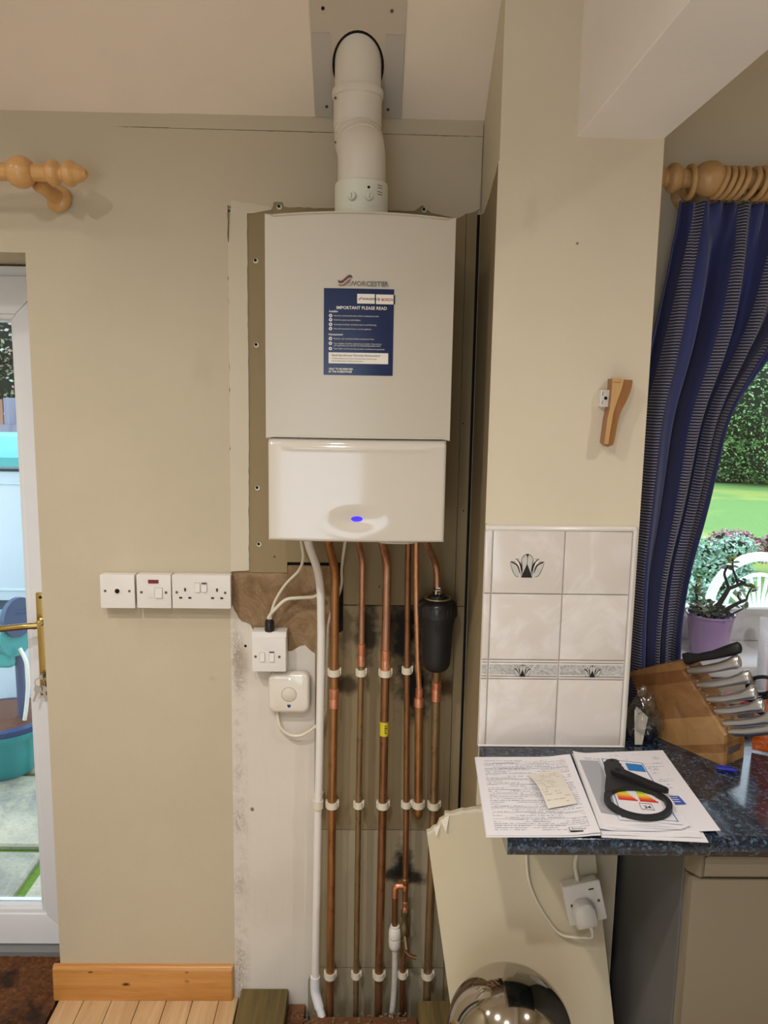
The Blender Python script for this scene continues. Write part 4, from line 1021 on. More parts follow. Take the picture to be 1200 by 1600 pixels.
def motif(parent, cx, cz, k, y=-.2716):
    def P(name, pts, mat, yy=y):
        return prism_y(name, [(cx+a*k, cz+b*k) for a, b in pts], yy+.0003, yy-.0002, mat, parent, smooth=0)
    def arc(pts, w, mat, nm='fan_print', yy=y-.0003):
        Q = smooth_path([Vector((a, b, 0)) for a, b in pts], 5); L = []; R_ = []
        for i, q in enumerate(Q):
            tt = (Q[min(i+1,len(Q)-1)]-Q[max(i-1,0)]).normalized(); n_ = Vector((-tt.y, tt.x, 0)); ww = w*(.35+.65*math.sin(PI*min(1,(i+.5)/len(Q))))
            L.append(q+n_*ww); R_.append(q-n_*ww)
        P(nm, [(q.x, q.y) for q in L]+[(q.x, q.y) for q in R_[::-1]], mat, yy)
    P('fan_print', [(-.0020,.0),(-.010,.012),(-.013,.034),(-.0105,.043),(-.004,.050),(0,.0515),(.004,.050),(.0105,.043),(.013,.034),(.010,.012),(.002,0)], MAT_MOT)
    for s in (-1, 1):
        P('fan_print', [(s*.009,.010),(s*.014,.028),(s*.018,.040),(s*.027,.040),(s*.022,.030),(s*.017,.004)], MAT_WHITEINK, y+.0001)
        P('fan_print', [(s*.016,.006),(s*.026,.024),(s*.036,.033),(s*.038,.031),(s*.033,.014),(s*.026,.002),(s*.019,.001)], MAT_MOT, y+.00005)
        arc([(s*.0125,.003),(s*.0135,.020),(s*.0200,.038)], .0009, MAT_INK); arc([(s*.0105,.012),(s*.0150,.030),(s*.0250,.040)], .0011, MAT_INK)
        arc([(s*.0155,.008),(s*.0220,.026),(s*.0370,.034)], .0016, MAT_INK); arc([(s*.009,.004),(s*.0115,.025),(s*.0130,.040)], .0008, MAT_INK)
        arc([(s*.0380,.0325),(s*.0320,.014),(s*.0250,.002),(s*.018,.001)], .0005, MAT_INK); arc([(s*.0130,.040),(s*.008,.048),(0,.0520)], .0006, MAT_INK)
        arc([(s*.0260,.0335),(s*.0370,.0345)], .0005, MAT_INK); arc([(s*.0180,.0400),(s*.0270,.0408)], .0005, MAT_INK)
    P('fan_print', [(-.0125,-.0015),(0,.030),(.0125,-.0015)], MAT_INK, y-.0005)
    P('fan_print', [(-.003,.0505),(0,.044),(.003,.0505),(0,.0525)], MAT_INK, y-.0005)
    P('fan_print', [(-.0004,.028),(.0004,.028),(.0004,.046),(-.0004,.046)], MAT_INK, y-.0005)
motif(tiles[1, 0], .3525, 1.2745, 1.0)
for cx_ in (.3525,.5115): motif(tiles[1 if cx_ < .4 else 2, 'b'], cx_, 1.0442, .52, -.2718)
bm = bmesh.new(); add_tube(bm, [(.2575,-.2665,1.3815),(.590,-.2665,1.3845)], .0062, 10)
mesh_obj('tile_trim', bm, MAT_WHITE, pier)
tube('tile_trim', fillet([(.560,-.2665,1.3845),(.5905,-.2665,1.3845),(.5905,-.2665,.8765)], .008), .0062, MAT_WHITE, pier, 10)
bm = bmesh.new()
z = .880
while z < 1.374:
    bmesh.ops.create_cube(bm, size=1, matrix=Matrix.Translation((.5925,-.2722,z)) @ Matrix.Rotation(.7, 4, 'Y') @ Matrix.Diagonal((.0075,.0026,.0016,1))); z += .0040
mesh_obj('rope_edge', bm, MAT_WHITE, pier, smooth=0)
box('sealant', (.258,-.2735,.8752), (.5965,-.262,.8792), MAT_WHITEPL, pier, .001)

# ================================================================== WORKTOP AND WHAT LIES ON IT
WZ = .875
bm = bmesh.new()
prof_w = [(-.004,WZ),(-.640,WZ),(-.6475,WZ-.0025),(-.6520,WZ-.009),(-.6525,WZ-.030),(-.648,WZ-.034),(-.004,WZ-.034)]
# the worktop runs in front of the pier and past it to the window wall
add_prism(bm, [(.262,-.640),(.262,-.2640),(.6035,-.2640),(.6035,-.004),(2.4,-.004),(2.4,-.640)], lambda q: (q[0],q[1],WZ-.034), lambda q: (q[0],q[1],WZ))
add_prism(bm, [(-.640,WZ),(-.6475,WZ-.0025),(-.6520,WZ-.009),(-.6525,WZ-.028),(-.649,WZ-.034),(-.640,WZ-.034)], lambda q: (.262,q[0],q[1]), lambda q: (2.4,q[0],q[1]))
wt = tag(mesh_obj('worktop', bm, MAT_GRANITE, org=(1.3,-.32,.841)), 'dark blue granite patterned kitchen worktop with rounded front edge', 'worktop')

def print_mat(name, paper, ink, rowsn, dens=.5, margins=(.06,.94,.05,.95), rules=0, gap=1.0, seed=0., um=70):
    t = NT(name); q = t.xyz(t.coord('UV')); u, v = q[0], q[1]
    rv = t.math('MULTIPLY', v, rowsn); row = t.math('FLOOR', rv); fr_ = t.math('FRACT', rv)
    cb = t.n.new('ShaderNodeCombineXYZ'); t.link(t.math('MULTIPLY', u, um), cb.inputs[0]); t.link(t.math('MULTIPLY', row, 7.31), cb.inputs[1]); cb.inputs[2].default_value = seed
    nn = t.noise(1, 2, .6, vec=cb.outputs[0])
    cb2 = t.n.new('ShaderNodeCombineXYZ'); t.link(t.math('MULTIPLY', u, 3.0), cb2.inputs[0]); t.link(t.math('MULTIPLY', row, 3.77), cb2.inputs[1]); cb2.inputs[2].default_value = seed+5
    n2 = t.noise(1, 1, .5, vec=cb2.outputs[0])
    inr = t.math('MULTIPLY', t.rng(fr_, .22, .34), t.rng(fr_, .62, .74, 1, 0))
    k = t.math('MULTIPLY', t.math('MULTIPLY', inr, t.rng(nn, .42, .5)), t.rng(n2, dens-.02, dens+.02, 1, 0))
    for s_, (a, b) in ((u, margins[:2]), (v, margins[2:])):
        k = t.math('MULTIPLY', k, t.math('MULTIPLY', t.rng(s_, a-.003, a+.003), t.rng(s_, b-.003, b+.003, 1, 0)))
    c = t.mix(t.math('MULTIPLY', k, .75), S(paper), S(ink))
    if rules:
        f2 = t.math('ABSOLUTE', t.math('SUBTRACT', t.math('FRACT', t.math('MULTIPLY', v, rules)), .5))
        kk = t.rng(f2, .02, .035, 1, 0)
        for s_, (a, b) in ((u, margins[:2]), (v, margins[2:])):
            kk = t.math('MULTIPLY', kk, t.math('MULTIPLY', t.rng(s_, a-.003, a+.003), t.rng(s_, b-.003, b+.003, 1, 0)))
        c = t.mix(t.math('MULTIPLY', kk, .7), c, S((120,120,130)))
    return t, c
def sheet(name, quad, z, mat, parent, th=.0006, lift=None, nu=14, nv=14):
    """quad: near-left, near-right, far-right, far-left corners on the worktop (x, y)"""
    bm = bmesh.new(); uvl = bm.loops.layers.uv.new('UVMap'); Q = [Vector((a, b, 0)) for a, b in quad]; G = []
    for j in range(nv+1):
        row = []
        for i in range(nu+1):
            s, t_ = i/nu, j/nv
            q = (1-s)*(1-t_)*Q[0]+s*(1-t_)*Q[1]+s*t_*Q[2]+(1-s)*t_*Q[3]
            zz = z+(lift(s, t_) if lift else 0)
            row.append((bm.verts.new((q.x, q.y, zz)), s, t_))
        G.append(row)
    for j in range(nv):
        for i in range(nu):
            q = (G[j][i], G[j][i+1], G[j+1][i+1], G[j+1][i]); f = bm.faces.new([a[0] for a in q])
            for l, a in zip(f.loops, q): l[uvl].uv = (a[1], a[2])
    r_ = bmesh.ops.extrude_face_region(bm, geom=bm.faces[:]); bmesh.ops.translate(bm, verts=[e for e in r_['geom'] if isinstance(e, bmesh.types.BMVert)], vec=(0,0,-th))
    return mesh_obj(name, bm, mat, parent, None if parent is not None else (Q[0].x, Q[0].y, z-th), 50)
PAPER = (222,220,224)
t, c = print_mat('form_print', PAPER, (128,128,140), 44, .56, (.08,.93,.04,.96), 14)
MAT_FORM = t.fin(c, .7)
t, c = print_mat('letter_print', PAPER, (120,120,130), 46, .42, (.10,.90,.45,.95), 0, seed=3.)
MAT_LETTER = t.fin(c, .7)
t, c = print_mat('receipt_print', (218,212,200), (156,152,146), 16, .52, (.08,.92,.06,.94), 0, seed=8., um=34)
MAT_RECEIPT = t.fin(c, .7)
MAT_PAPER = plain('plain_paper', PAPER, .7, var=.015)
MAT_PAPER_G = plain('grey_paper', (160,162,168), .7, var=.03)
bk = empty('document_booklet', (.34,-.49,WZ), 'white printed form booklet overhanging the left end of the worktop', 'document')
BQ = [(.2225,-.6500),(.4330,-.6490),(.4560,-.3290),(.2425,-.3320)]
rise = lambda s, t_: .0060*math.exp(-((s-1.0)/.16)**2)+.0010*s
sheet('page', BQ, WZ+.0016, MAT_PAPER, bk, .0012, lambda s, t_: rise(s, t_)*.7)
sheet('page', [(.2240,-.6475),(.4330,-.6465),(.4550,-.3300),(.2430,-.3330)], WZ+.0036, MAT_FORM, bk, .0012, rise)
def flat(x, y, z, rot=0): return Matrix.Translation((x, y, z)) @ Matrix.Rotation(rot, 4, 'Z')
def on_page(pts, z, mat, parent, name='print', th=.0003): 
    bm = bmesh.new(); add_prism(bm, pts, lambda q: (q[0],q[1],z-th), lambda q: (q[0],q[1],z)); return mesh_obj(name, bm, mat, parent, smooth=0)
MAT_PEN = plain('pen_ink', (70, 72, 140), .6)
random.seed(21)
def scribble(x, y, L, z, h=.003, mat=MAT_PEN):
    n = int(L/.0022); P = [(x+i*.0022+random.uniform(-.0006,.0006), y+random.uniform(-h/2,h/2)+i*.00004, z) for i in range(n)]
    tube('handwriting', P, .00028, mat, bk, 4, cap=False)
ZP = WZ+.0042
scribble(.278,-.362,.05,ZP); scribble(.275,-.382,.09,ZP); scribble(.285,-.389,.065,ZP); scribble(.372,-.380,.06,ZP+.0008); scribble(.300,-.482,.018,ZP); scribble(.352,-.504,.012,ZP)
scribble(.318,-.600,.024,ZP,.006); scribble(.375,-.571,.012,ZP+.0004)
on_page([(.3790,-.6400),(.4180,-.6395),(.4195,-.6240),(.3800,-.6245)], ZP+.0030, MAT_INK, bk, 'box_rule'); on_page([(.3800,-.6360),(.4168,-.6355),(.4182,-.6255),(.3808,-.6260)], ZP+.0034, MAT_PAPER, bk, 'box_fill')
text('lettering', 'Benchmark', .0072, MAT_INK, bk, flat(.3835,-.6335,ZP+.0036,.012), .00005)
rc = sheet('till_receipt', [(.3555,-.5600),(.4165,-.5430),(.4100,-.4030),(.3440,-.4250)], WZ+.0095, MAT_RECEIPT, None, .0004, lambda s, t_: .010*math.sin(PI*min(1,t_*1.05))**1.0*(1-s*.6)-.0015+.002*s)
tag(rc, 'curled cream till receipt lying on the printed form', 'receipt')

st_ = empty('document_stack', (.56,-.48,WZ), 'stack of loose printed papers under the black spanner', 'documents')
wav = lambda s, t_: .0012*math.sin(s*5+t_*3)
SZ = WZ
sheet('page', [(.4350,-.6480),(.6260,-.6630),(.6560,-.3200),(.4650,-.3150)], SZ+.0022, MAT_PAPER, st_, .0018)
sheet('page', [(.4360,-.6440),(.6200,-.6520),(.6540,-.3150),(.4640,-.3150)], SZ+.0046, MAT_PAPER, st_, .0014, lambda s, t_: .0008*math.sin(s*9)*(1-t_))
sheet('page', [(.4340,-.6360),(.6610,-.6330),(.6740,-.2990),(.4640,-.3180)], SZ+.0068, MAT_LETTER, st_, .0010, lambda s, t_: .0010*math.sin(s*7)*(1-t_)+.004*max(0,t_-.8)*(s)+.006*math.exp(-(s/.07)**2))
for j in range(4): sheet('page', [(.4400+.002*j,-.6330+.004*j),(.5900+.006*j,-.6330+.003*j),(.6100,-.40),(.4600,-.3600)], SZ+.0084+j*.0010, MAT_PAPER, st_, .0006, lambda s, t_: .0008*math.sin(s*8+j)*(1-t_))
sheet('grey_page', [(.4530,-.5800),(.5000,-.5950),(.5080,-.3650),(.4680,-.3620)], SZ+.0126, MAT_PAPER_G, st_, .0006)
sheet('energy_label', [(.4800,-.6080),(.5930,-.6240),(.6050,-.3700),(.5150,-.3480)], SZ+.0138, MAT_PAPER, st_, .0008)
ZL = SZ+.0142
EL = [Vector((.4800,-.6080)), Vector((.5930,-.6240)), Vector((.6050,-.3700)), Vector((.5150,-.3480))]
def lab_pt(s, t_): q = (1-s)*(1-t_)*EL[0]+s*(1-t_)*EL[1]+s*t_*EL[2]+(1-s)*t_*EL[3]; return (q.x, q.y)
def lab_rect(sa, sb, ta, tb, mat, dz=0, name='print'): return on_page([lab_pt(sa,ta),lab_pt(sb,ta),lab_pt(sb,tb),lab_pt(sa,tb)], ZL+.0002+dz, mat, st_, name)
MAT_LB = plain('label_frame_blue', (96,130,170), .5)
for a, b, c_, d in ((.04,.06,.03,.97),(.94,.96,.03,.97),(.04,.96,.03,.037),(.04,.96,.963,.97)): lab_rect(a, b, c_, d, MAT_LB)
bars = [(126,178,70),(172,200,60),(226,216,70),(240,190,60),(232,140,50),(222,88,50),(206,52,44)]
for k, col_ in enumerate(bars):
    m_ = plain('bar_%d' % k, col_, .5, var=.01)
    y0_ = .455-k*.024
    lab_rect(.10, .26+.030*k, y0_-.022, y0_, m_, 0, 'rating_bar'); lab_rect(.48, .60+.034*k, y0_-.022, y0_, m_, 0, 'rating_bar')
lab_rect(.36,.46,.47,.50,MAT_INK,0,'rating_arrow'); lab_rect(.55,.92,.80,.93,plain('logo_blue', (40,120,190), .5),0,'logo_panel')
for a, b, c_, d in ((.44,.66,.17,.174),(.44,.66,.26,.264),(.44,.446,.17,.264),(.654,.66,.17,.264)): lab_rect(a, b, c_, d, MAT_INK)
q = lab_pt(.50,.19); text('lettering', '24', .0135, MAT_INK, st_, flat(q[0], q[1], ZL+.0004, -.10), .00005, bold=.0002)
q = lab_pt(.10,.86); text('lettering', 'ENERG', .012, MAT_INK, st_, flat(q[0]-.005, q[1]+.004, ZL+.0004, -.15), .00005, bold=.0003)
on_page([(.6000,-.5410),(.6330,-.5400),(.6300,-.5090),(.6020,-.5090)], SZ+.0090, plain('stamp_blue', (58,88,176), .5), st_, 'blue_logo', .0006)
for k in range(3): on_page([(.606,-.5170-k*.008),(.6250,-.5170-k*.008),(.6250,-.5150-k*.008),(.606,-.5150-k*.008)], SZ+.0092, MAT_WHITEINK, st_)

# black spanner for the filter
wr = empty('filter_spanner', (.53,-.555,SZ+.015), 'black plastic ring spanner lying on the stack of papers', 'spanner')
RC = Vector((.5320,-.5530)); Z0, Z1 = SZ+.0150, SZ+.0235
bm = bmesh.new(); N = 72; O = []; I = []
for k in range(N):
    a = 2*PI*k/N; ro = .0640; ri = .0525+(.0016 if math.sin(a*12) > 0 and math.sin(a) > -.2 else 0)
    O.append((RC.x+ro*math.cos(a), RC.y+ro*math.sin(a))); I.append((RC.x+ri*math.cos(a), RC.y+ri*math.sin(a)))
v = [[bm.verts.new((q[0], q[1], z)) for q in L] for L in (O, I) for z in (Z0, Z1)]
o0, o1, i0, i1 = v
for k in range(N):
    j = (k+1) % N
    for A, B in ((o0, o1), (o1, i1), (i1, i0), (i0, o0)): bm.faces.new((A[k], A[j], B[j], B[k]))
mesh_obj('spanner_ring', bm, MAT_BLACKPL, wr, smooth=40)
hp = [(.4770,-.5240),(.4840,-.4960),(.5020,-.4480),(.5080,-.4100),(.5140,-.3900),(.5230,-.3790),(.5340,-.3760),(.5430,-.3790),(.5470,-.3860),(.5430,-.3960),(.5475,-.4010),(.5430,-.4100),(.5475,-.4180),(.5440,-.4270),(.5510,-.4350),(.5560,-.4440),(.5700,-.4700),(.5900,-.5050),(.5760,-.5130),(.5540,-.5020),(.5320,-.5000),(.5100,-.5060),(.4900,-.5200)]
bm = bmesh.new(); fs = add_prism(bm, hp, lambda q: (q[0],q[1],Z0), lambda q: (q[0],q[1],Z1+.0005)); bmesh.ops.bevel(bm, geom=list(fs[1].edges), offset=.0012, segments=2, affect='EDGES')
mesh_obj('spanner_body', bm, MAT_BLACKPL, wr, smooth=40)
def arm_outline(a, b, wa, wb):
    a, b = Vector(a), Vector(b); d = (b-a).normalized(); n_ = Vector((-d.y, d.x)); out = []
    for k in range(9): an = PI/2+PI*k/8; out.append(a+(d*math.cos(an)+n_*math.sin(an))*wa)
    for k in range(9): an = -PI/2+PI*k/8; out.append(b+(d*math.cos(an)+n_*math.sin(an))*wb)
    return [(q.x, q.y) for q in out]
bm = bmesh.new(); fs = add_prism(bm, arm_outline((.5250,-.4450),(.5960,-.5230),.0135,.0070), lambda q: (q[0],q[1],Z1+.0008), lambda q: (q[0],q[1],Z1+.0090)); bmesh.ops.bevel(bm, geom=list(fs[1].edges), offset=.0014, segments=2, affect='EDGES')
am = mesh_obj('spanner_arm', bm, MAT_BLACKPL, wr, smooth=40)
for q, r_ in (((.5250,-.4450),.0068),((.5965,-.5232),.0024),((.5310,-.3860),.0030)):
    on_page([(q[0]+r_*math.cos(a), q[1]+r_*math.sin(a)) for a in [2*PI*i/14 for i in range(14)]], (Z1+.0093 if q[1] < -.4 else Z1+.0008), MAT_DARK, wr, 'hole', .0003)

# ---------------------------------------------------------------- knife block
KB = Vector((.786,-.360,WZ+.0005)); KE = Vector((-.5454,.8382,0)); KN = Vector((.8382,.5454,0)); KZ = Vector((0,0,1))
def kb(s, z, n_): return tuple(KB+KE*s+KN*n_+KZ*(z-WZ))
blk = empty('knife_block', tuple(KB+KE*.09+KN*.035), 'slanted striped wooden knife block on the worktop by the curtain', 'knife block')
def kprism(name, pts, n0, n1, mat, parent=blk, bev=0):
    bm = bmesh.new(); fs = add_prism(bm, pts, lambda q: kb(q[0], q[1], n0), lambda q: kb(q[0], q[1], n1))
    if bev: bmesh.ops.bevel(bm, geom=bm.edges[:], offset=bev, segments=2, affect='EDGES')
    return mesh_obj(name, bm, mat, parent, smooth=35)
W_ = .078
full = [(0,.875),(.003,.944),(.137,1.070),(.151,1.066),(.265,1.008),(.174,.875)]
# planks glued in layers across the side face: cut the outline at lines parallel to the knives
def clip_half(poly, f):
    out = []
    for i in range(len(poly)):
        a, b = poly[i], poly[(i+1) % len(poly)]; fa, fb = f(a), f(b)
        if fa >= 0: out.append(a)
        if fa*fb < 0: k = fa/(fa-fb); out.append((a[0]+(b[0]-a[0])*k, a[1]+(b[1]-a[1])*k))
    return out
kd = Vector((-.92,.39)).normalized(); kn_ = Vector((-kd.y, kd.x))  # along the grain, across it
def lev(q): return -(q[0]*kn_.x+(q[1]-.875)*kn_.y)
lv = sorted(lev(q) for q in full); lo_, hi_ = lv[0], lv[-1]
cuts = [0,.12,.20,.46,.80,.92,1.0]; mats = [MAT_BLOCK_LT, MAT_BLOCK, MAT_BLOCK, MAT_BLOCK_DK, MAT_BLOCK_LT, MAT_BLOCK]
if lev((.2,1.03)) < lev((0,.88)): order = mats
lo_v = lev((0,.875)); hi_v = lev((.151,1.07)); a_, b_ = min(lv), max(lv)
for k in range(6):
    # from the base (k=0) to the top
    c0 = a_+(b_-a_)*cuts[k]; c1 = a_+(b_-a_)*cuts[k+1]
    poly = clip_half(clip_half(full, lambda q: lev(q)-c0), lambda q: c1-lev(q))
    if len(poly) >= 3: kprism('wood_strip', poly, 0, W_, (MAT_BLOCK_LT, MAT_BLOCK, MAT_BLOCK_LT, MAT_BLOCK, MAT_BLOCK_DK, MAT_BLOCK)[k])
# metal nameplate on the low front face
bm = bmesh.new(); add_prism(bm, rrect(.014,.058,.898,.914,.003), lambda q: kb(-.0004+.0018, q[1], q[0]), lambda q: kb(-.0022+.0018, q[1], q[0])); mesh_obj('nameplate', bm, MAT_STEEL, blk)
FD = Vector((.134,.126)).normalized(); ND = Vector((-.126,.134)).normalized()
HD = (KE*(-.895)+KZ*.446).normalized()
def knife(k, n_, L, label, black=False, sc_=1.0):
    s = .003+(.134)*k; z = .944+.126*k
    P0 = Vector(kb(s, z, n_)); e = empty('kitchen_knife', tuple(P0), label, 'knife', 'knives in the wooden block')
    up = HD.cross(KN).normalized()
    if up.z < 0: up = -up
    bm = bmesh.new(); secs = []
    prof_ = [(0,.0075,.0055),(.010,.0090,.0065),(.045,.0100,.0085),(.085,.0105,.0095),(L-.028,.0120,.0100),(L-.012,.0150,.0105),(L-.003,.0135,.0095),(L,.0090,.0060)] if not black else [(0,.0130,.0065),(.014,.0150,.0075),(.026,.0120,.0080),(.040,.0095,.0085),(.080,.0105,.0095),(L-.02,.0135,.0100),(L-.004,.0130,.0095),(L,.0080,.0060)]
    for d, h_, w_ in prof_:
        c0 = P0+HD*(d+.004)-up*(.010*math.sin(d/L*PI)*.5) ; secs.append([bm.verts.new(c0+up*h_*math.sin(a)+KN*w_*math.cos(a)) for a in [2*PI*i/14 for i in range(14)]])
    for A, B in zip(secs[:-1], secs[1:]):
        for i in range(14): bm.faces.new((A[i], A[(i+1) % 14], B[(i+1) % 14], B[i]))
    bm.faces.new(secs[0]); bm.faces.new(secs[-1])
    mesh_obj('knife_handle', bm, MAT_BLACKPL if black else MAT_STEEL, e, smooth=60)
    bm = bmesh.new(); b0 = P0+HD*.0035
    vs_ = [b0+up*.010-KN*.001, b0+up*.010+KN*.001, b0-up*.010+KN*.001, b0-up*.010-KN*.001]
    add_prism(bm, [0,1,2,3], lambda i: vs_[i], lambda i: vs_[i]+HD*.004); mesh_obj('blade_root', bm, MAT_STEEL, e, smooth=0)
names = ['lowest steel handled knife in the wooden block', 'second steel handled knife from the bottom of the block', 'third steel handled knife from the bottom of the block', 'fourth steel handled knife from the bottom of the block', 'steel handled knife, second below the black handle', 'steel handled knife directly below the black handle']
for k, (q, L) in enumerate(((-.02,.130),(.135,.128),(.30,.122),(.46,.124),(.66,.136),(.86,.136))): knife(max(q,.02), .018, L, names[k])
knife(1.02, .030, .150, 'black handled knife at the top of the block', True)
scs = empty('kitchen_scissors', kb(.05,.99,.055), 'black handled scissors standing behind the steel knives in the block', 'scissors')
P0 = Vector(kb(.060,.998,.056)); up = HD.cross(KN).normalized(); up = up if up.z > 0 else -up
for s_ in (1, -1):
    cpt = P0+HD*.120+up*s_*.022-KZ*.010
    bm = bmesh.new(); L_ = [cpt+HD*.034*math.cos(a)+up*.018*math.sin(a) for a in [2*PI*i/26 for i in range(27)]]; add_tube(bm, L_, .0042, 8); add_tube(bm, [P0+HD*.0, P0+HD*.05+up*s_*.004, P0+HD*.092+up*s_*.012-KZ*.006], .0048, 8)
    mesh_obj('scissor_handle', bm, MAT_BLACKPL, scs, smooth=60)

# clear bag with printed card beside the tiles
t = NT('clear_plastic'); tr = t.n.new('ShaderNodeBsdfTransparent'); tr.inputs[0].default_value = (.93,.93,.93,1); gl = t.n.new('ShaderNodeBsdfGlossy'); gl.inputs['Roughness'].default_value = .12
lw = t.n.new('ShaderNodeLayerWeight'); lw.inputs[0].default_value = .35; mx = t.n.new('ShaderNodeMixShader'); t.link(t.math('ADD', t.math('MULTIPLY', lw.outputs['Facing'], .45), .10), mx.inputs[0]); t.link(tr.outputs[0], mx.inputs[1]); t.link(gl.outputs[0], mx.inputs[2]); t.n.remove(t.b); t.link(mx.outputs[0], t.out.inputs[0]); MAT_CLEAR = t.m
bag = empty('clear_bag', (.655,-.225,WZ), 'crumpled clear plastic bag with printed card between tiles and knife block', 'bag')
random.seed(9)
def crumple(name, c, rx, ry, rz, amp, mat, parent, seed=0, sub=4, topk=1.0, org=None):
    bm = bmesh.new(); bmesh.ops.create_icosphere(bm, subdivisions=sub, radius=1)
    for v in bm.verts:
        d = v.co.copy(); k = 1+amp*(noise.noise(d*2.1+Vector((seed,0,0)))+.6*abs(noise.noise(d*5+Vector((0,seed,0)))))
        z = d.z*rz*k
        tp = 1-(1-topk)*max(0, d.z)
        v.co = Vector((c[0]+d.x*rx*k*tp, c[1]+d.y*ry*k*tp, max(c[2]+z, WZ+.0012)))
    return mesh_obj(name, bm, mat, parent, org, 60)
crumple('bag_film', (.652,-.2300,.930), .040, .034, .066, .28, MAT_CLEAR, bag, 2, 4, .6)
crumple('black_contents', (.668,-.222,.905), .024, .020, .028, .5, MAT_BLACKPL, bag, 6, 3)
bm = bmesh.new(); cardq = [(.6230,-.262,.878),(.6400,-.262,.878),(.6540,-.250,.940),(.6290,-.240,.962),(.6220,-.248,.955)]
vsq = [bm.verts.new(q) for q in cardq]; bm.faces.new(vsq); r_ = bmesh.ops.extrude_face_region(bm, geom=bm.faces[:]); bmesh.ops.translate(bm, verts=[e for e in r_['geom'] if isinstance(e, bmesh.types.BMVert)], vec=(0,.001,0))
card = mesh_obj('printed_card', bm, plain('card_cream', (180,176,164), .7, var=.04), bag, smooth=0)
text('lettering', 'easy to use', .0075, MAT_INK, bag, Matrix.Translation((.6285,-.2570,.9480)) @ Matrix.Rotation(-.62, 4, 'Y') @ Matrix.Rotation(PI/2-.15, 4, 'X'), .0001)

# snack bag at the right edge
t = NT('snack_print'); q = t.xyz(t.coord('UV')); u, v = q[0], q[1]
n = t.noise(1, 3, .6, vec=t.scale(t.coord('UV'), (5, 4, 1)), dist=.4)
orange = t.math('MAXIMUM', t.rng(t.math('ADD', u, t.math('MULTIPLY', t.math('SUBTRACT', n, .5), .25)), .26, .30, 1, 0), t.rng(t.math('ADD', v, t.math('MULTIPLY', t.math('SUBTRACT', n, .5), .16)), .12, .15, 1, 0))
edge = t.rng(u, .10, .13, 1, 0)
edge = t.math('MULTIPLY', edge, t.rng(v, .2, .3))
rv = t.math('MULTIPLY', v, 46); fr_ = t.math('FRACT', rv); cb = t.n.new('ShaderNodeCombineXYZ'); t.link(t.math('MULTIPLY', u, 60), cb.inputs[0]); t.link(t.math('MULTIPLY', t.math('FLOOR', rv), 5.3), cb.inputs[1])
tx = t.math('MULTIPLY', t.math('MULTIPLY', t.rng(t.noise(1, 2, vec=cb.outputs[0]), .44, .52), t.rng(t.math('ABSOLUTE', t.math('SUBTRACT', fr_, .5)), .2, .28, 1, 0)), t.math('MULTIPLY', t.rng(u, .42, .44), t.math('MULTIPLY', t.rng(v, .25, .27), t.rng(v, .86, .88, 1, 0))))
c = t.mix(t.math('MULTIPLY', tx, .85), S((204,200,202)), S((70,50,60)))
rl = t.math('MULTIPLY', t.rng(t.math('ABSOLUTE', t.math('SUBTRACT', t.math('FRACT', t.math('MULTIPLY', v, 6)), .5)), .02, .03, 1, 0), t.rng(u, .36, .38)); c = t.mix(rl, c, S((190,60,40)))
c = t.mix(orange, c, S((214,100,36))); c = t.mix(edge, c, S((196,200,214)))
t.bump(t.noise(1, 5, .7, vec=t.scale(t.coord('UV'), (6, 9, 1)), dist=1.0), .5, .01); MAT_SNACK = t.fin(c, .25)
bm = bmesh.new(); uvl = bm.loops.layers.uv.new('UVMap'); nu, nv = 24, 30
A0, A1, B0, B1 = Vector((.8850,-.285,WZ+.004)), Vector((1.055,-.375,WZ+.004)), Vector((.9300,-.180,1.165)), Vector((1.115,-.260,1.140))
nrm = (A1-A0).cross(B0-A0).normalized()
for sgn in (1, -1):
    G = []
    for j in range(nv+1):
        row = []
        for i in range(nu+1):
            s, t_ = i/nu, j/nv
            q = (1-s)*(1-t_)*A0+s*(1-t_)*A1+s*t_*B1+(1-s)*t_*B0
            w_ = (4*s*(1-s))**.6*(4*t_*(1-t_))**.6*.024+.0006
            w_ += .005*noise.noise(Vector((s*5, t_*7, 3+sgn)))*(4*s*(1-s))
            row.append((bm.verts.new(q+nrm*sgn*w_), s, t_))
        G.append(row)
    for j in range(nv):
        for i in range(nu):
            q = (G[j][i], G[j][i+1], G[j+1][i+1], G[j+1][i]); f_ = bm.faces.new([a[0] for a in q])
            for l, a in zip(f_.loops, q): l[uvl].uv = (a[1], a[2])
tag(mesh_obj('snack_bag', bm, MAT_SNACK, None, (.97,-.29,WZ), 60), 'orange and white printed foil food bag leaning behind the knife block', 'food bag')
# blue pen cap
pc = empty('pen', (.785,-.385,WZ), 'blue plastic pen lying at the foot of the knife block', 'pen')
MAT_PENB = plain('pen_blue', (28, 36, 160), .2, coat=.5)
lathe('pen_barrel', [(0,.002),(.002,.0042),(.034,.0048),(.040,.0030),(.046,.0010)], (.762,-.378,WZ+.0053), MAT_PENB, pc, (.93,-.36,0), 14)
tube('pen_clip', [(.768,-.376,WZ+.011),(.795,-.386,WZ+.010)], .0011, MAT_PENB, pc, 8)
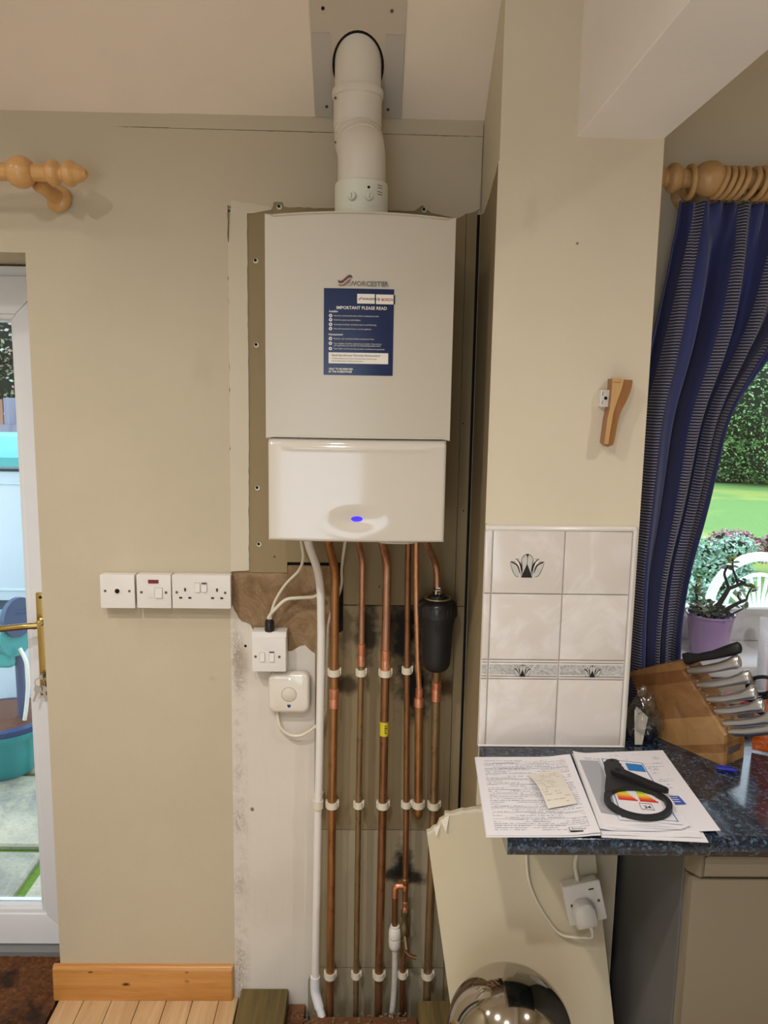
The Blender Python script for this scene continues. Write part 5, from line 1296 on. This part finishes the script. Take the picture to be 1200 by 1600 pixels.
# clear lidded food tray and a bottle further along the worktop
tr_ = empty('food_tray', (.98,-.10,WZ), 'clear plastic tray of wrapped sweets behind the knife block', 'tray')
bm = bmesh.new()
for k, (z, w_) in enumerate(((WZ+.001,.0),)):
    pass
loops = []
for z, g_ in ((WZ+.001,0),(WZ+.040,.006),(WZ+.044,.012),(WZ+.048,.012),(WZ+.060,.010),(WZ+.064,.016),(WZ+.067,.016)):
    loops.append([bm.verts.new((q[0], q[1], z)) for q in rrect(.900-g_,1.075+g_,-.150-g_,-.045+g_,.018)])
for A, B in zip(loops[:-1], loops[1:]):
    for k in range(len(A)): bm.faces.new((A[k], A[(k+1) % len(A)], B[(k+1) % len(A)], B[k]))
bm.faces.new(loops[0]); mesh_obj('tray_shell', bm, MAT_CLEAR, tr_, smooth=40)
random.seed(31)
for k in range(14):
    c0 = (random.uniform(.918,1.06), random.uniform(-.135,-.060), WZ+.020+random.uniform(0,.040))
    bm = bmesh.new(); bmesh.ops.create_icosphere(bm, subdivisions=2, radius=1, matrix=Matrix.Translation(c0) @ Matrix.Diagonal((random.uniform(.012,.02), .012, .010, 1)))
    o = mesh_obj('wrapped_sweet', bm, plain('sweet_wrap', random.choice([(200,60,70),(226,150,160),(90,90,190),(226,222,230),(220,120,60)]), .3), tr_, smooth=60)
bt = empty('plastic_bottle', (1.128,.060,.985), 'pale clear plastic bottle on the windowsill at the right edge', 'bottle')
lathe('bottle_body', [(0,.0),(0,.030),(.004,.035),(.030,.036),(.034,.0335),(.060,.0335),(.064,.036),(.100,.036),(.120,.030),(.140,.016),(.150,.0125)], (1.128,.060,.9865), MAT_CLEAR, bt, seg=32)
lathe('bottle_cap', [(.148,.0),(.148,.0145),(.164,.0145),(.166,.0)], (1.128,.060,.9865), plain('pale_blue_cap', (170,200,226), .4), bt, seg=24)
tube('wire_loop', smooth_path([(1.00,.02,.99),(1.01,.0,1.02),(1.03,.0,1.03),(1.04,.01,1.015),(1.02,.015,1.0)], 6), .0012, MAT_SCREW, bt, 6) if False else None

# ---------------------------------------------------------------- jade plant
pt = empty('potted_plant', (.930,.085,.985), 'jade plant in a lilac pot on the windowsill', 'plant')
lathe('pot', [(0,.0),(0,.044),(.006,.047),(.105,.0600),(.106,.0625),(.112,.0630),(.112,.0590),(.100,.0570),(.096,.0)], (.930,.085,.9855), plain('lilac_glaze', (186,160,212), .25, var=.03, coat=.3), pt, seg=48)
lathe('soil', [(.097,.0),(.097,.0565),(.098,.0)], (.930,.085,.9865), plain('potting_soil', (52,42,36), 1, var=.5, scale=80, bump=.8), pt, seg=32)
MAT_STEM = plain('jade_stem', (70, 66, 62), .8, var=.3, scale=60)
def leafmat(name, a, b):
    t = NT(name); g_ = t.n.new('ShaderNodeNewGeometry'); c = t.mix(g_.outputs['Random Per Island'], S(a), S(b)); t.b.inputs['Subsurface Weight'].default_value = .0; return t.fin(c, .4)
MAT_JADE = leafmat('jade_leaf', (70, 104, 66), (176, 190, 168)); MAT_JADE_Y = leafmat('jade_leaf_yellow', (150, 176, 60), (196, 206, 110))
PB = Vector((.930,.085,1.083))
stems = [[(.915,.070,1.075),(.935,.065,1.115),(.952,.062,1.150),(.962,.060,1.172)], [(.962,.060,1.172),(.952,.058,1.195),(.945,.056,1.215),(.952,.052,1.238)],
         [(.962,.060,1.172),(.985,.058,1.182),(1.003,.056,1.192)], [(.985,.058,1.182),(.978,.062,1.205),(.970,.064,1.225),(.968,.064,1.250)],
         [(.940,.060,1.100),(.968,.050,1.125),(.992,.046,1.140),(1.004,.044,1.145)], [(.992,.046,1.140),(.984,.05,1.152),(.986,.052,1.165)],[(1.004,.044,1.145),(1.008,.044,1.165),(1.016,.044,1.180)],
         [(.950,.056,1.090),(.975,.046,1.108),(.998,.044,1.122)], [(.900,.080,1.08),(.890,.082,1.12),(.886,.084,1.15)], [(.905,.10,1.08),(.900,.11,1.13),(.895,.11,1.17)], [(.91,.06,1.08),(.895,.05,1.10),(.885,.05,1.125)]]
for k, s_ in enumerate(stems):
    P = smooth_path(s_, 5); r0 = (.0085,.0042,.0055,.0036,.0060,.003,.003,.003,.004,.004,.004)[k]
    tube('branch', P, [r0*(1-.4*i/len(P)) for i in range(len(P))], MAT_STEM, pt, 10)
random.seed(14)
def leaf(bm, c, d, L, w):
    d = Vector(d).normalized(); sd = d.cross(Vector((random.uniform(-.4,.4), random.uniform(-.4,.4), 1))).normalized(); n_ = sd.cross(d)
    A = []; 
    for k in range(8):
        a = 2*PI*k/8; A.append(c+d*(L*.5+L*.5*math.cos(a))+sd*w*math.sin(a))
    top = bm.verts.new(c+d*L*.55+n_*.0022); bot = bm.verts.new(c+d*L*.55-n_*.0022); R_ = [bm.verts.new(q) for q in A]
    for k in range(8): bm.faces.new((R_[k], R_[(k+1) % 8], top)); bm.faces.new((R_[(k+1) % 8], R_[k], bot))
for tip, n_, yel in (((.952,.052,1.238),9,0),((.968,.064,1.250),8,1),((1.003,.056,1.192),6,0),((1.016,.044,1.182),9,1),((.986,.052,1.165),4,0),((.998,.044,1.122),5,0),((.886,.084,1.152),8,0),((.895,.11,1.17),9,1),((.885,.05,1.125),8,0)):
    for k in range(n_):
        bm = bmesh.new(); leaf(bm, Vector(tip)+Vector((random.uniform(-.008,.008), random.uniform(-.006,.006), random.uniform(-.014,.006))), (random.uniform(-1,1), random.uniform(-1,.6), random.uniform(-.25,.7)), random.uniform(.016,.026), random.uniform(.006,.009))
        mesh_obj('leaf', bm, MAT_JADE_Y if yel and k % 2 else MAT_JADE, pt, smooth=60)
for k in range(110):
    a = random.uniform(0,2*PI); rr = .052*math.sqrt(random.random()); bm = bmesh.new()
    leaf(bm, Vector((.930+rr*math.cos(a), .085+rr*math.sin(a), 1.090+random.uniform(-.002,.030)*(1.1 if math.cos(a) < .2 else .4))), (random.uniform(-1,1), random.uniform(-1,.6), random.uniform(-.1,.8)), random.uniform(.014,.024), random.uniform(.0055,.0085))
    mesh_obj('leaf', bm, MAT_JADE, pt, smooth=60)

# ================================================================== UNDER THE WORKTOP
fr_e = empty('fridge', (.90,-.36,.008), 'beige fronted appliance with grey sides under the worktop', 'appliance')
box('side_cabinet', (.6110,-.600,.020), (1.190,-.060,.839), MAT_FRIDGE_SIDE, fr_e, .003)
box('door_body', (.6120,-.6400,.030), (1.190,-.6015,.786), MAT_FRIDGE, fr_e, .006, 2)
bm = bmesh.new(); add_prism(bm, [(.630,.7905),(.630,.832),(.636,.838),(1.188,.838),(1.188,.7905)], lambda q: (q[0],-.6015,q[1]), lambda q: (q[0],-.6400,q[1]))
bmesh.ops.bevel(bm, geom=[e for e in bm.edges if all(v.co.y < -.63 for v in e.verts)], offset=.004, segments=2, affect='EDGES'); mesh_obj('top_fascia', bm, MAT_FRIDGE, fr_e)
bm = bmesh.new(); add_prism(bm, [(.6115,.7905),(.6115,.838),(.6285,.838),(.6285,.7905)], lambda q: (q[0],-.6015,q[1]), lambda q: (q[0],-.6150-.0245*(q[0]-.6115)/.017,q[1])); mesh_obj('fascia_corner', bm, MAT_FRIDGE, fr_e)
box('plinth', (.620,-.59,.008), (1.18,-.10,.022), MAT_DARK, fr_e)
box('wall_cabinet_side', (1.200,-.600,.008), (2.39,-.060,.838), MAT_FRIDGE, None, .003, 1, org=(1.8,-.33,.008)).name = 'base_cabinet'
tag(bpy.data.objects['base_cabinet'], 'beige base cabinet right of the appliance, outside the frame', 'cabinet')
struct(box('trim_1', (.262,-.2600,-.10), (.598,-.2625,.838), MAT_ROOM))

# leaning board: local frame in its own plane
def bd(x, z, off=0):   # off: in front of the board
    y = -.28-.14*(.72-z)/.72; return (x, y-off, z+off*-.0)
lb = empty('leaning_board', (.40,-.40,.01), 'broken cream plasterboard panel leaning in front of the pipes', 'board')
t, c = wall_paint('board_paint', (206,194,166), .4)
o = t.xyz()
c = t.smudge(c, .345, .448, .030, .014, (150,132,106), .8, 60); c = t.smudge(c, .168, .63, .004, .006, (96,84,66), .8, 90)
t.coord(); MAT_LB2 = t.fin(c, .6)
outl = [(.1440,.6730),(.1530,.6760),(.1600,.6830),(.1680,.6850),(.1740,.6990),(.1850,.7050),(.1860,.7160),(.2000,.7150),(.2150,.7190),(.2770,.7280),(.5240,.7450),(.5350,.6250),(.5680,.3480),(.6040,.0300),(.2420,.0300),(.2090,.2490)]
outl = jag(outl, .0028, .009, (0,1,2,3,4,5,6,7,8,9))
bm = bmesh.new(); add_prism(bm, outl, lambda q: bd(q[0],q[1],-.0115), lambda q: bd(q[0],q[1],0))
pb = mesh_obj('panel', bm, MAT_LB2, lb, smooth=0)
MAT_GYP = plain('gypsum', (224,216,202), .95, var=.08, scale=80, bump=.6)
# torn paper face and exposed gypsum along the broken corner
random.seed(17)
bm = bmesh.new(); ed = outl[:outl.index(min(outl, key=lambda q: abs(q[0]-.277)))+1]; inn = [(q[0]+.0035+.0035*abs(noise.noise(Vector((q[0]*300,1,0)))), q[1]-.0050-.006*abs(noise.noise(Vector((q[0]*170,2,0))))) for q in ed]
a = [bm.verts.new(bd(q[0],q[1],.0008)) for q in ed]; b = [bm.verts.new(bd(q[0],q[1],.0002)) for q in inn]
for k in range(len(a)-1): bm.faces.new((a[k], a[k+1], b[k+1], b[k]))
mesh_obj('gypsum_edge', bm, MAT_GYP, pb, smooth=0, recalc=False)
for tri in (((.176,.700),(.196,.712),(.188,.678)),((.160,.684),(.176,.690),(.166,.668))):
    bm = bmesh.new(); vsq = [bm.verts.new(bd(q[0],q[1],o_)) for q, o_ in zip(tri, (.001,.001,.010))]; bm.faces.new(vsq); r_ = bmesh.ops.extrude_face_region(bm, geom=bm.faces[:]); bmesh.ops.translate(bm, verts=[e for e in r_['geom'] if isinstance(e, bmesh.types.BMVert)], vec=(0,-.0006,0)); mesh_obj('torn_paper', bm, MAT_GYP, pb, smooth=0)
# socket on the board (rotated with it)
BO = Vector(bd(.4600,.5245)); ang = math.atan2(.020, .094); bx = Vector((math.cos(-.03), 0, math.sin(-.0)+.03)).normalized()
bz = (Vector(bd(.449,.572))-Vector(bd(.469,.478))).normalized(); bxx = Vector((1,0,.045)); bxx = (bxx-bz*bxx.dot(bz)).normalized(); by = bz.cross(bxx)   # by points into the board
def sb(a, b, d): return tuple(BO+bxx*a+bz*b+by*(-d if by.y > 0 else d))
ss = empty('single_socket', tuple(BO+bxx*.043), 'white single power socket with switch mounted on the leaning board', 'socket')
def sbox(name, a0, a1, b0, b1, d0, d1, mat, parent=ss, bev=.0015):
    bm = bmesh.new(); fs = add_prism(bm, rrect(a0,a1,b0,b1,min(.003,(a1-a0)/4,(b1-b0)/4),3), lambda q: sb(q[0],q[1],d0), lambda q: sb(q[0],q[1],d1))
    if bev: bmesh.ops.bevel(bm, geom=list(fs[1].edges), offset=bev, segments=2, affect='EDGES')
    return mesh_obj(name, bm, mat, parent, smooth=40)
sbox('back_box', 0, .084, -.043, .043, .001, .030, MAT_WHITEPL); sbox('faceplate', -.001, .085, -.044, .044, .030, .038, MAT_WHITEPL)
sbox('rocker_switch', .056, .068, .006, .024, .037, .0400, MAT_WHITEPL, bev=.0005); sbox('switch_mark', .056, .068, .0265, .0295, .037, .0386, MAT_INK, bev=0)
for a in (.012,.074): sbox('screw', a-.0030, a+.0030, -.003, .003, .037, .0390, MAT_SCREW, bev=0)
plg = empty('mains_plug', sb(.035,-.022,.05), 'white moulded plug pushed into the socket on the leaning board', 'plug')
bm = bmesh.new(); loops = []
po_ = [(.012,-.046),(.008,-.030),(.010,-.006),(.018,.008),(.026,.012),(.044,.012),(.052,.008),(.060,-.006),(.062,-.030),(.058,-.046)]
for d, k in ((.0388,1.0),(.052,1.0),(.062,.93),(.066,.80)):
    loops.append([bm.verts.new(sb(.035+(q[0]-.035)*k, -.018+(q[1]+.018)*k, d)) for q in po_])
for A, B in zip(loops[:-1], loops[1:]):
    for k in range(len(A)): bm.faces.new((A[k], A[(k+1) % len(A)], B[(k+1) % len(A)], B[k]))
bm.faces.new(loops[0]); bm.faces.new(loops[-1]); bmesh.ops.bevel(bm, geom=[e for e in bm.edges], offset=.0015, segments=2, affect='EDGES')
mesh_obj('plug_body', bm, MAT_WHITEPL, plg, smooth=60)
tube('strain_relief', [sb(.042,-.044,.050), sb(.044,-.060,.049)], [.0058,.0040], MAT_WHITEPL, plg, 12)
cable('white flex looping from the plug up behind the worktop edge', [sb(.044,-.058,.049), sb(.042,-.072,.046), sb(.030,-.080,.03), bd(.4560,.452,.010), bd(.4250,.482,.006), bd(.3950,.530,.006), bd(.3790,.575,.006), bd(.3740,.630,.006), bd(.3740,.720,.006), bd(.3760,.80,.006)], .0034)
cable('thick cream cable entering the top of the socket on the leaning board', [sb(.040,.040,.018), sb(.040,.060,.018), sb(.046,.09,.014), bd(.515,.700,.008), bd(.520,.80,.008)], .0052)

# bin with mirror dome
bn = empty('pedal_bin', (.303,-.545,.008), 'round stainless steel bin with a mirror polished domed lid', 'bin')
BR_ = .127
lathe('bin_body', [(.0,.0),(.0,.118),(.012,.124),(.020,BR_),(.365,BR_),(.368,BR_-.003),(.368,0)], (.303,-.545,.008), MAT_STEEL, bn, seg=64)
lathe('dome_lid', [(.0,BR_-.002),(.002,BR_+.001),(.006,BR_+.001)]+[(.006+BR_*math.sin(a)*.985, (BR_+.001)*math.cos(a)) for a in [PI/2*i/24 for i in range(1,24)]]+[(.006+BR_*.985,0)], (.303,-.545,.377), MAT_DOME, bn, seg=72, smooth=60)

# ================================================================== GARDEN
GZ = -.20
t = NT('lawn_grass'); n1 = t.noise(3, 6, .7); n2 = t.noise(90, 4, .7); n3 = t.noise(.35, 3, .6)
c = t.ramp(n2, [(.3, S((78,120,62))), (.55, S((118,164,84))), (.75, S((166,198,112)))])
c = t.mix(t.math('MULTIPLY', t.rng(n3, .5, .62), .55), c, S((176,182,84))); c = t.mix(t.math('MULTIPLY', t.rng(n1, .55, .7), .3), c, S((88,132,56)))
t.bump(n2, .8, .02); MAT_LAWN = t.fin(c, .9)
bm = bmesh.new(); bmesh.ops.create_grid(bm, x_segments=60, y_segments=60, size=1)
for v in bm.verts: v.co = Vector((4+v.co.x*34, 24.3+v.co.y*24, GZ-.002)); v.co.z += .05*noise.noise(v.co*.2)-.03
mesh_o = struct(mesh_obj('lawn', bm, MAT_LAWN, smooth=60))
# patio: slabs with mossy joints
MAT_MOSS = plain('moss', (96,132,44), 1, var=.5, scale=50, bump=.6)
t = NT('patio_slab'); n1 = t.noise(2.6, 6, .7, dist=.5); n2 = t.noise(60, 5, .8)
c = t.ramp(n1, [(.32, S((96,102,104))), (.50, S((160,158,140))), (.70, S((190,184,160)))]); c = t.mix(t.math('MULTIPLY', t.rng(n2, .5, .72), .45), c, S((70,74,74))); c = t.mix(t.math('MULTIPLY', t.rng(t.noise(7, 4, .7), .60, .72), .45), c, S((70,76,86)))
t.bump(n2, .5, .004); MAT_SLAB = t.fin(c, .85)
patio = struct(box('patio', (-5,.30,-.30), (4.2,3.6,-.140), MAT_MOSS))
random.seed(2)
slab_bm = bmesh.new(); add_box(slab_bm, (-.285,-.285,-.03), (.285,.285,0), .008); slab_me = bpy.data.meshes.new('slab'); slab_bm.to_mesh(slab_me); slab_bm.free(); slab_me.materials.append(MAT_SLAB)
for i in range(8):
    for j in range(5):
        o = bpy.data.objects.new('slab', slab_me); link(o, patio); o.location = (-3.95+i*.605+(j%2)*.0, .62+j*.605, -.118+random.uniform(-.004,.004)); o.rotation_euler = (0,0,random.uniform(-.008,.008)+.0)
        o.scale = (1-random.random()*.02, 1-random.random()*.02, 1)
for i in range(7):
    for j in range(5):
        o = bpy.data.objects.new('slab', slab_me); link(o, patio); o.location = (1.05+i*.605, .62+j*.605, -.118+random.uniform(-.004,.004))
# storage cupboard
MAT_SHED = plain('pale_blue_plastic', (196,212,226), .45, var=.02); MAT_TEAL = plain('teal_plastic', (70,168,172), .4, var=.05); MAT_SHED_DK = plain('shed_joint', (40,70,90), .6)
shd = empty('garden_cupboard', (-2.05,1.95,-.115), 'pale blue plastic garden cupboard with a teal lid outside the door', 'cupboard')
box('cupboard_body', (-2.75,1.90,-.115), (-1.58,2.45,1.285), MAT_SHED, shd, .01, 2)
box('door_gap', (-2.72,1.894,-.06), (-1.60,1.899,1.27), MAT_SHED_DK, shd)
for za, zb_ in ((-.05,.56),(.62,1.26)):
    for xa, xb in ((-2.70,-2.17),(-2.15,-1.61)):
        dr = box('cupboard_door', (xa,1.870,za), (xb,1.8935,zb_), MAT_SHED, shd, .006, 2)
        fr4 = ((xa+.05,za+.05,xb-.05,za+.062),(xa+.05,zb_-.062,xb-.05,zb_-.05),(xa+.05,za+.05,xa+.062,zb_-.05),(xb-.062,za+.05,xb-.05,zb_-.05))
        bm = bmesh.new()
        for a, b, c_, d in fr4: add_box(bm, (a,1.864,b), (c_,1.8705,d), .002)
        mesh_obj('door_moulding', bm, MAT_SHED, dr)
bm = bmesh.new(); add_prism(bm, [(1.84,1.287),(1.84,1.33),(1.98,1.42),(2.38,1.42),(2.50,1.33),(2.50,1.287)], lambda q: (-2.80,q[0],q[1]), lambda q: (-1.54,q[0],q[1])); mesh_obj('cupboard_lid', bm, MAT_TEAL, shd)
# hose reel on a teal barrel
MAT_NAVY = plain('navy_plastic', (50,68,108), .35, var=.05); MAT_TUB = plain('teal_glaze', (48,140,146), .25, var=.15, scale=12, coat=.3)
tub = empty('planter_tub', (-1.70,1.58,-.115), 'glazed teal tub with brown soil outside the glazed door', 'planter')
lathe('tub', [(0,0),(0,.135),(.02,.15),(.12,.185),(.19,.205),(.20,.215),(.235,.222),(.25,.222),(.25,.20),(.225,.195),(.22,0)], (-1.70,1.58,-.115), MAT_TUB, tub, seg=48)
lathe('tub_band', [(.235,.2225),(.240,.226),(.262,.226),(.268,.20),(.258,.198)], (-1.70,1.58,-.115), MAT_NAVY, tub, seg=48)
lathe('soil', [(.262,.205),(.264,.19),(.272,.10),(.270,0)], (-1.70,1.58,-.115), plain('brown_soil', (92,58,44), .95, var=.5, scale=50, bump=.8), tub, seg=40)
hr = empty('hose_reel', (-1.59,1.55,.115), 'navy and teal hose reel on a post behind the door glass', 'hose reel')
tube('reel_post', [(-1.590,1.55,.118),(-1.592,1.55,.66)], .020, MAT_NAVY, hr, 16)
lathe('post_foot', [(0,.034),(.02,.032),(.04,.022)], (-1.590,1.55,.112), MAT_NAVY, hr, seg=20)
def wheel(nm, c, mat, R_):
    e = lathe(nm, [(-.012,R_*.93),(-.012,R_),(.012,R_),(.012,R_*.93)], c, mat, hr, (.93,-.36,0), 36)
    bm = bmesh.new(); ax = Vector((.93,-.36,0)).normalized(); n_ = Vector((0,0,1)); b = ax.cross(n_)
    for k in range(5): a = 2*PI*k/5; add_tube(bm, [Vector(c), Vector(c)+(n_*math.cos(a)+b*math.sin(a))*R_*.95], .008, 6)
    mesh_obj('spoke', bm, mat, hr)
wheel('reel_wheel', (-1.575,1.52,.640), MAT_NAVY, .090); wheel('reel_wheel', (-1.80,1.60,.640), MAT_NAVY, .090)
lathe('reel_drum', [(-.12,.0),(-.12,.10),(.12,.10),(.12,0)], (-1.69,1.56,.560), MAT_TUB, hr, (.93,-.36,0), 32)
box('reel_body', (-1.80,1.50,.40), (-1.60,1.64,.52), MAT_TEAL, hr, .03, 3)
tube('hose_end', smooth_path([(-1.565,1.50,.50),(-1.535,1.49,.44),(-1.530,1.49,.36),(-1.545,1.50,.25),(-1.560,1.50,.16)], 6), .009, MAT_WHITEPL, hr, 10)
# fence
MAT_FENCE = wood('fence_board', (120,84,70), (168,128,108), 'z', .3, .9, False, 0)
MAT_FENCE2 = wood('fence_board_grey', (104,106,128), (150,146,160), 'z', .3, .9, False, 0)
fc = empty('garden_fence', (-4.0,4.6,-.2), 'weathered vertical board fence beyond the garden cupboard', 'fence')
random.seed(4)
for k in range(26):
    xx = -5.6+k*.125; tz = 1.56+random.uniform(-.02,.02)
    box('board', (xx,4.6,-.25), (xx+.116,4.618+.006*(k%2),tz), MAT_FENCE if k % 3 else MAT_FENCE2, fc)
box('rail', (-5.6,4.57,1.28), (-2.3,4.60,1.35), MAT_FENCE2, fc); box('rail', (-5.6,4.57,.2), (-2.3,4.60,.28), MAT_FENCE, fc)

def leafy(name, mats):
    t = NT(name); g_ = t.n.new('ShaderNodeNewGeometry')
    c = t.ramp(g_.outputs['Random Per Island'], [(i/(len(mats)-1), S(m_)) for i, m_ in enumerate(mats)]); 
    return t.fin(c, .6)
MAT_F1 = leafy('hedge_leaves', [(44,74,46),(78,118,70),(118,156,96),(160,190,130)])
MAT_F2 = leafy('yellow_leaves', [(150,150,40),(206,196,70),(120,150,50),(226,214,110)])
MAT_F3 = leafy('silver_leaves', [(130,176,160),(176,206,190),(110,160,130),(196,220,206)])
MAT_F4 = leafy('climber_leaves', [(60,40,50),(60,120,66),(196,160,160),(90,150,100),(220,206,206),(40,40,46)])
MAT_F5 = leafy('tree_leaves', [(60,96,50),(110,150,80),(150,186,110),(90,130,80),(176,200,140)])
MAT_F6 = leafy('pink_heather', [(206,110,150),(150,90,110),(176,170,150),(110,120,90)])
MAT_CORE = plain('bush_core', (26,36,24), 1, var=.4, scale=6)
MAT_BARK = plain('bark', (74,60,48), .95, var=.3, scale=12, bump=.6)
def bush(name, label, cat, c, r3, n, leaf_, mat, seed, blobs=9, core=.80, group=None, stem=None):
    rnd = random.Random(seed); e = empty(name, (c[0],c[1],GZ), label, cat, group)
    B = [(Vector(c), 1.0)]
    B = []
    for k in range(blobs):
        d = Vector((rnd.uniform(-1,1), rnd.uniform(-1,1), rnd.uniform(-1,1))); B.append((Vector((c[0]+d.x*r3[0]*.62, c[1]+d.y*r3[1]*.62, c[2]+d.z*r3[2]*.62)), rnd.uniform(.34,.52)))
    verts = []; faces = []
    per = n//blobs
    for q, k in B:
        for i in range(per):
            d = Vector((rnd.gauss(0,1), rnd.gauss(0,1), rnd.gauss(0,1))).normalized(); rr = rnd.uniform(.78,1.12)
            P = q+Vector((d.x*r3[0]*k*rr, d.y*r3[1]*k*rr, d.z*r3[2]*k*rr))
            if P.z < GZ+.01: continue
            a = Vector((rnd.gauss(0,1), rnd.gauss(0,1), rnd.gauss(0,.6))).normalized(); b = a.cross(d+Vector((rnd.uniform(-.5,.5),)*3)).normalized(); s = leaf_*rnd.uniform(.6,1.3)
            i0 = len(verts); verts += [P-a*s, P+b*s*.5, P+a*s, P-b*s*.5]; faces.append((i0,i0+1,i0+2,i0+3))
    me = bpy.data.meshes.new('foliage'); base = origin_of(e); me.from_pydata([tuple(v-base) for v in verts], [], faces); me.materials.append(mat)
    o = link(bpy.data.objects.new('foliage', me), e); o['kind'] = 'stuff'
    bm = bmesh.new()
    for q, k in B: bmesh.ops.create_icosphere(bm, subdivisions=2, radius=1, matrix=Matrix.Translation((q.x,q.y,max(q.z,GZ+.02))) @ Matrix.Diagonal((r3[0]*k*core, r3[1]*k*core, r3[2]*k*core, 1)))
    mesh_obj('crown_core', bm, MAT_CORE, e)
    if stem: 
        bm = bmesh.new(); add_tube(bm, [(c[0],c[1],GZ-.05),(c[0],c[1],c[2])], stem, 8); mesh_obj('trunk', bm, MAT_BARK, e)
    return e
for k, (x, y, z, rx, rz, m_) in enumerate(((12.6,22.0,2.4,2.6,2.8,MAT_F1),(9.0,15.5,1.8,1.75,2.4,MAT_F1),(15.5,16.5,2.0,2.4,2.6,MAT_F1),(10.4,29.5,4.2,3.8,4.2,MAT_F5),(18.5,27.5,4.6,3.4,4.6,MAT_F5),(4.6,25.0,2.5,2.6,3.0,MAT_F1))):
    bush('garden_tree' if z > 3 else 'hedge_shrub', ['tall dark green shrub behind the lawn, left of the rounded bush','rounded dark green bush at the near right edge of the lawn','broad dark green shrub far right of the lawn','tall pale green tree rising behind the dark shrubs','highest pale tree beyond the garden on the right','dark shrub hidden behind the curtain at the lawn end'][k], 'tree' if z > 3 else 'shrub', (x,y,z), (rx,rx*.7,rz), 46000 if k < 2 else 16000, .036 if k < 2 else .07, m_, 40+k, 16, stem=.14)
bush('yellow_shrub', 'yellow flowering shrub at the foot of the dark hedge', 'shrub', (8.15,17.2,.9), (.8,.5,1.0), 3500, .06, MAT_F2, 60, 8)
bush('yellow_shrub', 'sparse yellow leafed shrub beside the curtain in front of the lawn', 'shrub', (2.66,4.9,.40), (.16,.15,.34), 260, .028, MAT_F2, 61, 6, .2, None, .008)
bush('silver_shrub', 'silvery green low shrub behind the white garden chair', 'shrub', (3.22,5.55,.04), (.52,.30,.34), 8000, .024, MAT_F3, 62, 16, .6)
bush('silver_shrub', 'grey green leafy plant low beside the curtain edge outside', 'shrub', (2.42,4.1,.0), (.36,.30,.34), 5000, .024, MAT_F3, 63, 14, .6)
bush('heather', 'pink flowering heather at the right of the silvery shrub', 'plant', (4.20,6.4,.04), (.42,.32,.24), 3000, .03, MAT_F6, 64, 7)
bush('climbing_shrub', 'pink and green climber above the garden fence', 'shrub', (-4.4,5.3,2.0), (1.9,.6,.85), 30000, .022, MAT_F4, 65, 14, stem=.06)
# edging kerb of the border
box('path_edging', (1.6,3.62,-.25), (7.5,3.70,-.12), plain('stone_edging', (170,170,166), .9, var=.1), patio, .01)

# white moulded garden chair
ch = empty('garden_chair', (2.30,2.40,-.118), 'white plastic garden chair with round slatted back outside the window', 'chair')
MAT_CH = plain('white_resin', (232,234,238), .35, var=.02)
def arc3(r_, a0, a1, n_=18, y=2.62, cz=.44, k=1.0): return [(2.335+r_*k*math.cos(math.radians(a0+(a1-a0)*i/n_)), y+.0+.05*(1-math.sin(math.radians(a0+(a1-a0)*i/n_))), cz+r_*1.12*math.sin(math.radians(a0+(a1-a0)*i/n_))) for i in range(n_+1)]
def band(nm, pts, w, th, mat=MAT_CH):
    bm = bmesh.new(); P = [Vector(q) for q in pts]; rings = []
    for i, q in enumerate(P):
        tt = (P[min(i+1,len(P)-1)]-P[max(i-1,0)]).normalized(); yv = Vector((0,1,0)); sd = tt.cross(yv).normalized()
        rings.append([bm.verts.new(q+sd*a*w/2+yv*b*th/2) for a, b in ((-1,-.6),(-.8,-1),(.8,-1),(1,-.6),(1,.6),(.8,1),(-.8,1),(-1,.6))])
    for A, B in zip(rings[:-1], rings[1:]):
        for k in range(8): bm.faces.new((A[k], A[(k+1)%8], B[(k+1)%8], B[k]))
    bm.faces.new(rings[0]); bm.faces.new(rings[-1]); return mesh_obj(nm, bm, mat, ch, smooth=50)
band('back_frame', arc3(.265,-8,188,26), .055, .030)
band('back_frame', arc3(.170,0,180,20,2.61), .022, .02)
for k in range(9):
    a = math.radians(20+k*17.5); band('slat', [(2.335+.035*math.cos(a), 2.60, .30+.05*math.sin(a)), (2.335+.10*math.cos(a), 2.61, .41+.10*math.sin(a)), (2.335+.172*math.cos(a), 2.625, .44+.19*math.sin(a))], .020, .012)
box('seat', (2.07,2.10,.285), (2.60,2.62,.315), MAT_CH, ch, .012, 2)
for s_ in (-1,1):
    tube('armrest', smooth_path([(2.335+s_*.27,2.64,.46),(2.335+s_*.31,2.50,.48),(2.335+s_*.31,2.20,.47),(2.335+s_*.28,2.08,.40)], 5), .022, MAT_CH, ch, 10)
    for y_ in (2.12,2.60): tube('leg', [(2.335+s_*.25,y_,.30),(2.335+s_*.29,y_+(.04 if y_ > 2.3 else -.03),-.108)], [.024,.018], MAT_CH, ch, 10)

print('objects', len(bpy.data.objects), 'tris', sum(len(o.data.polygons) for o in bpy.data.objects if o.type == 'MESH'))
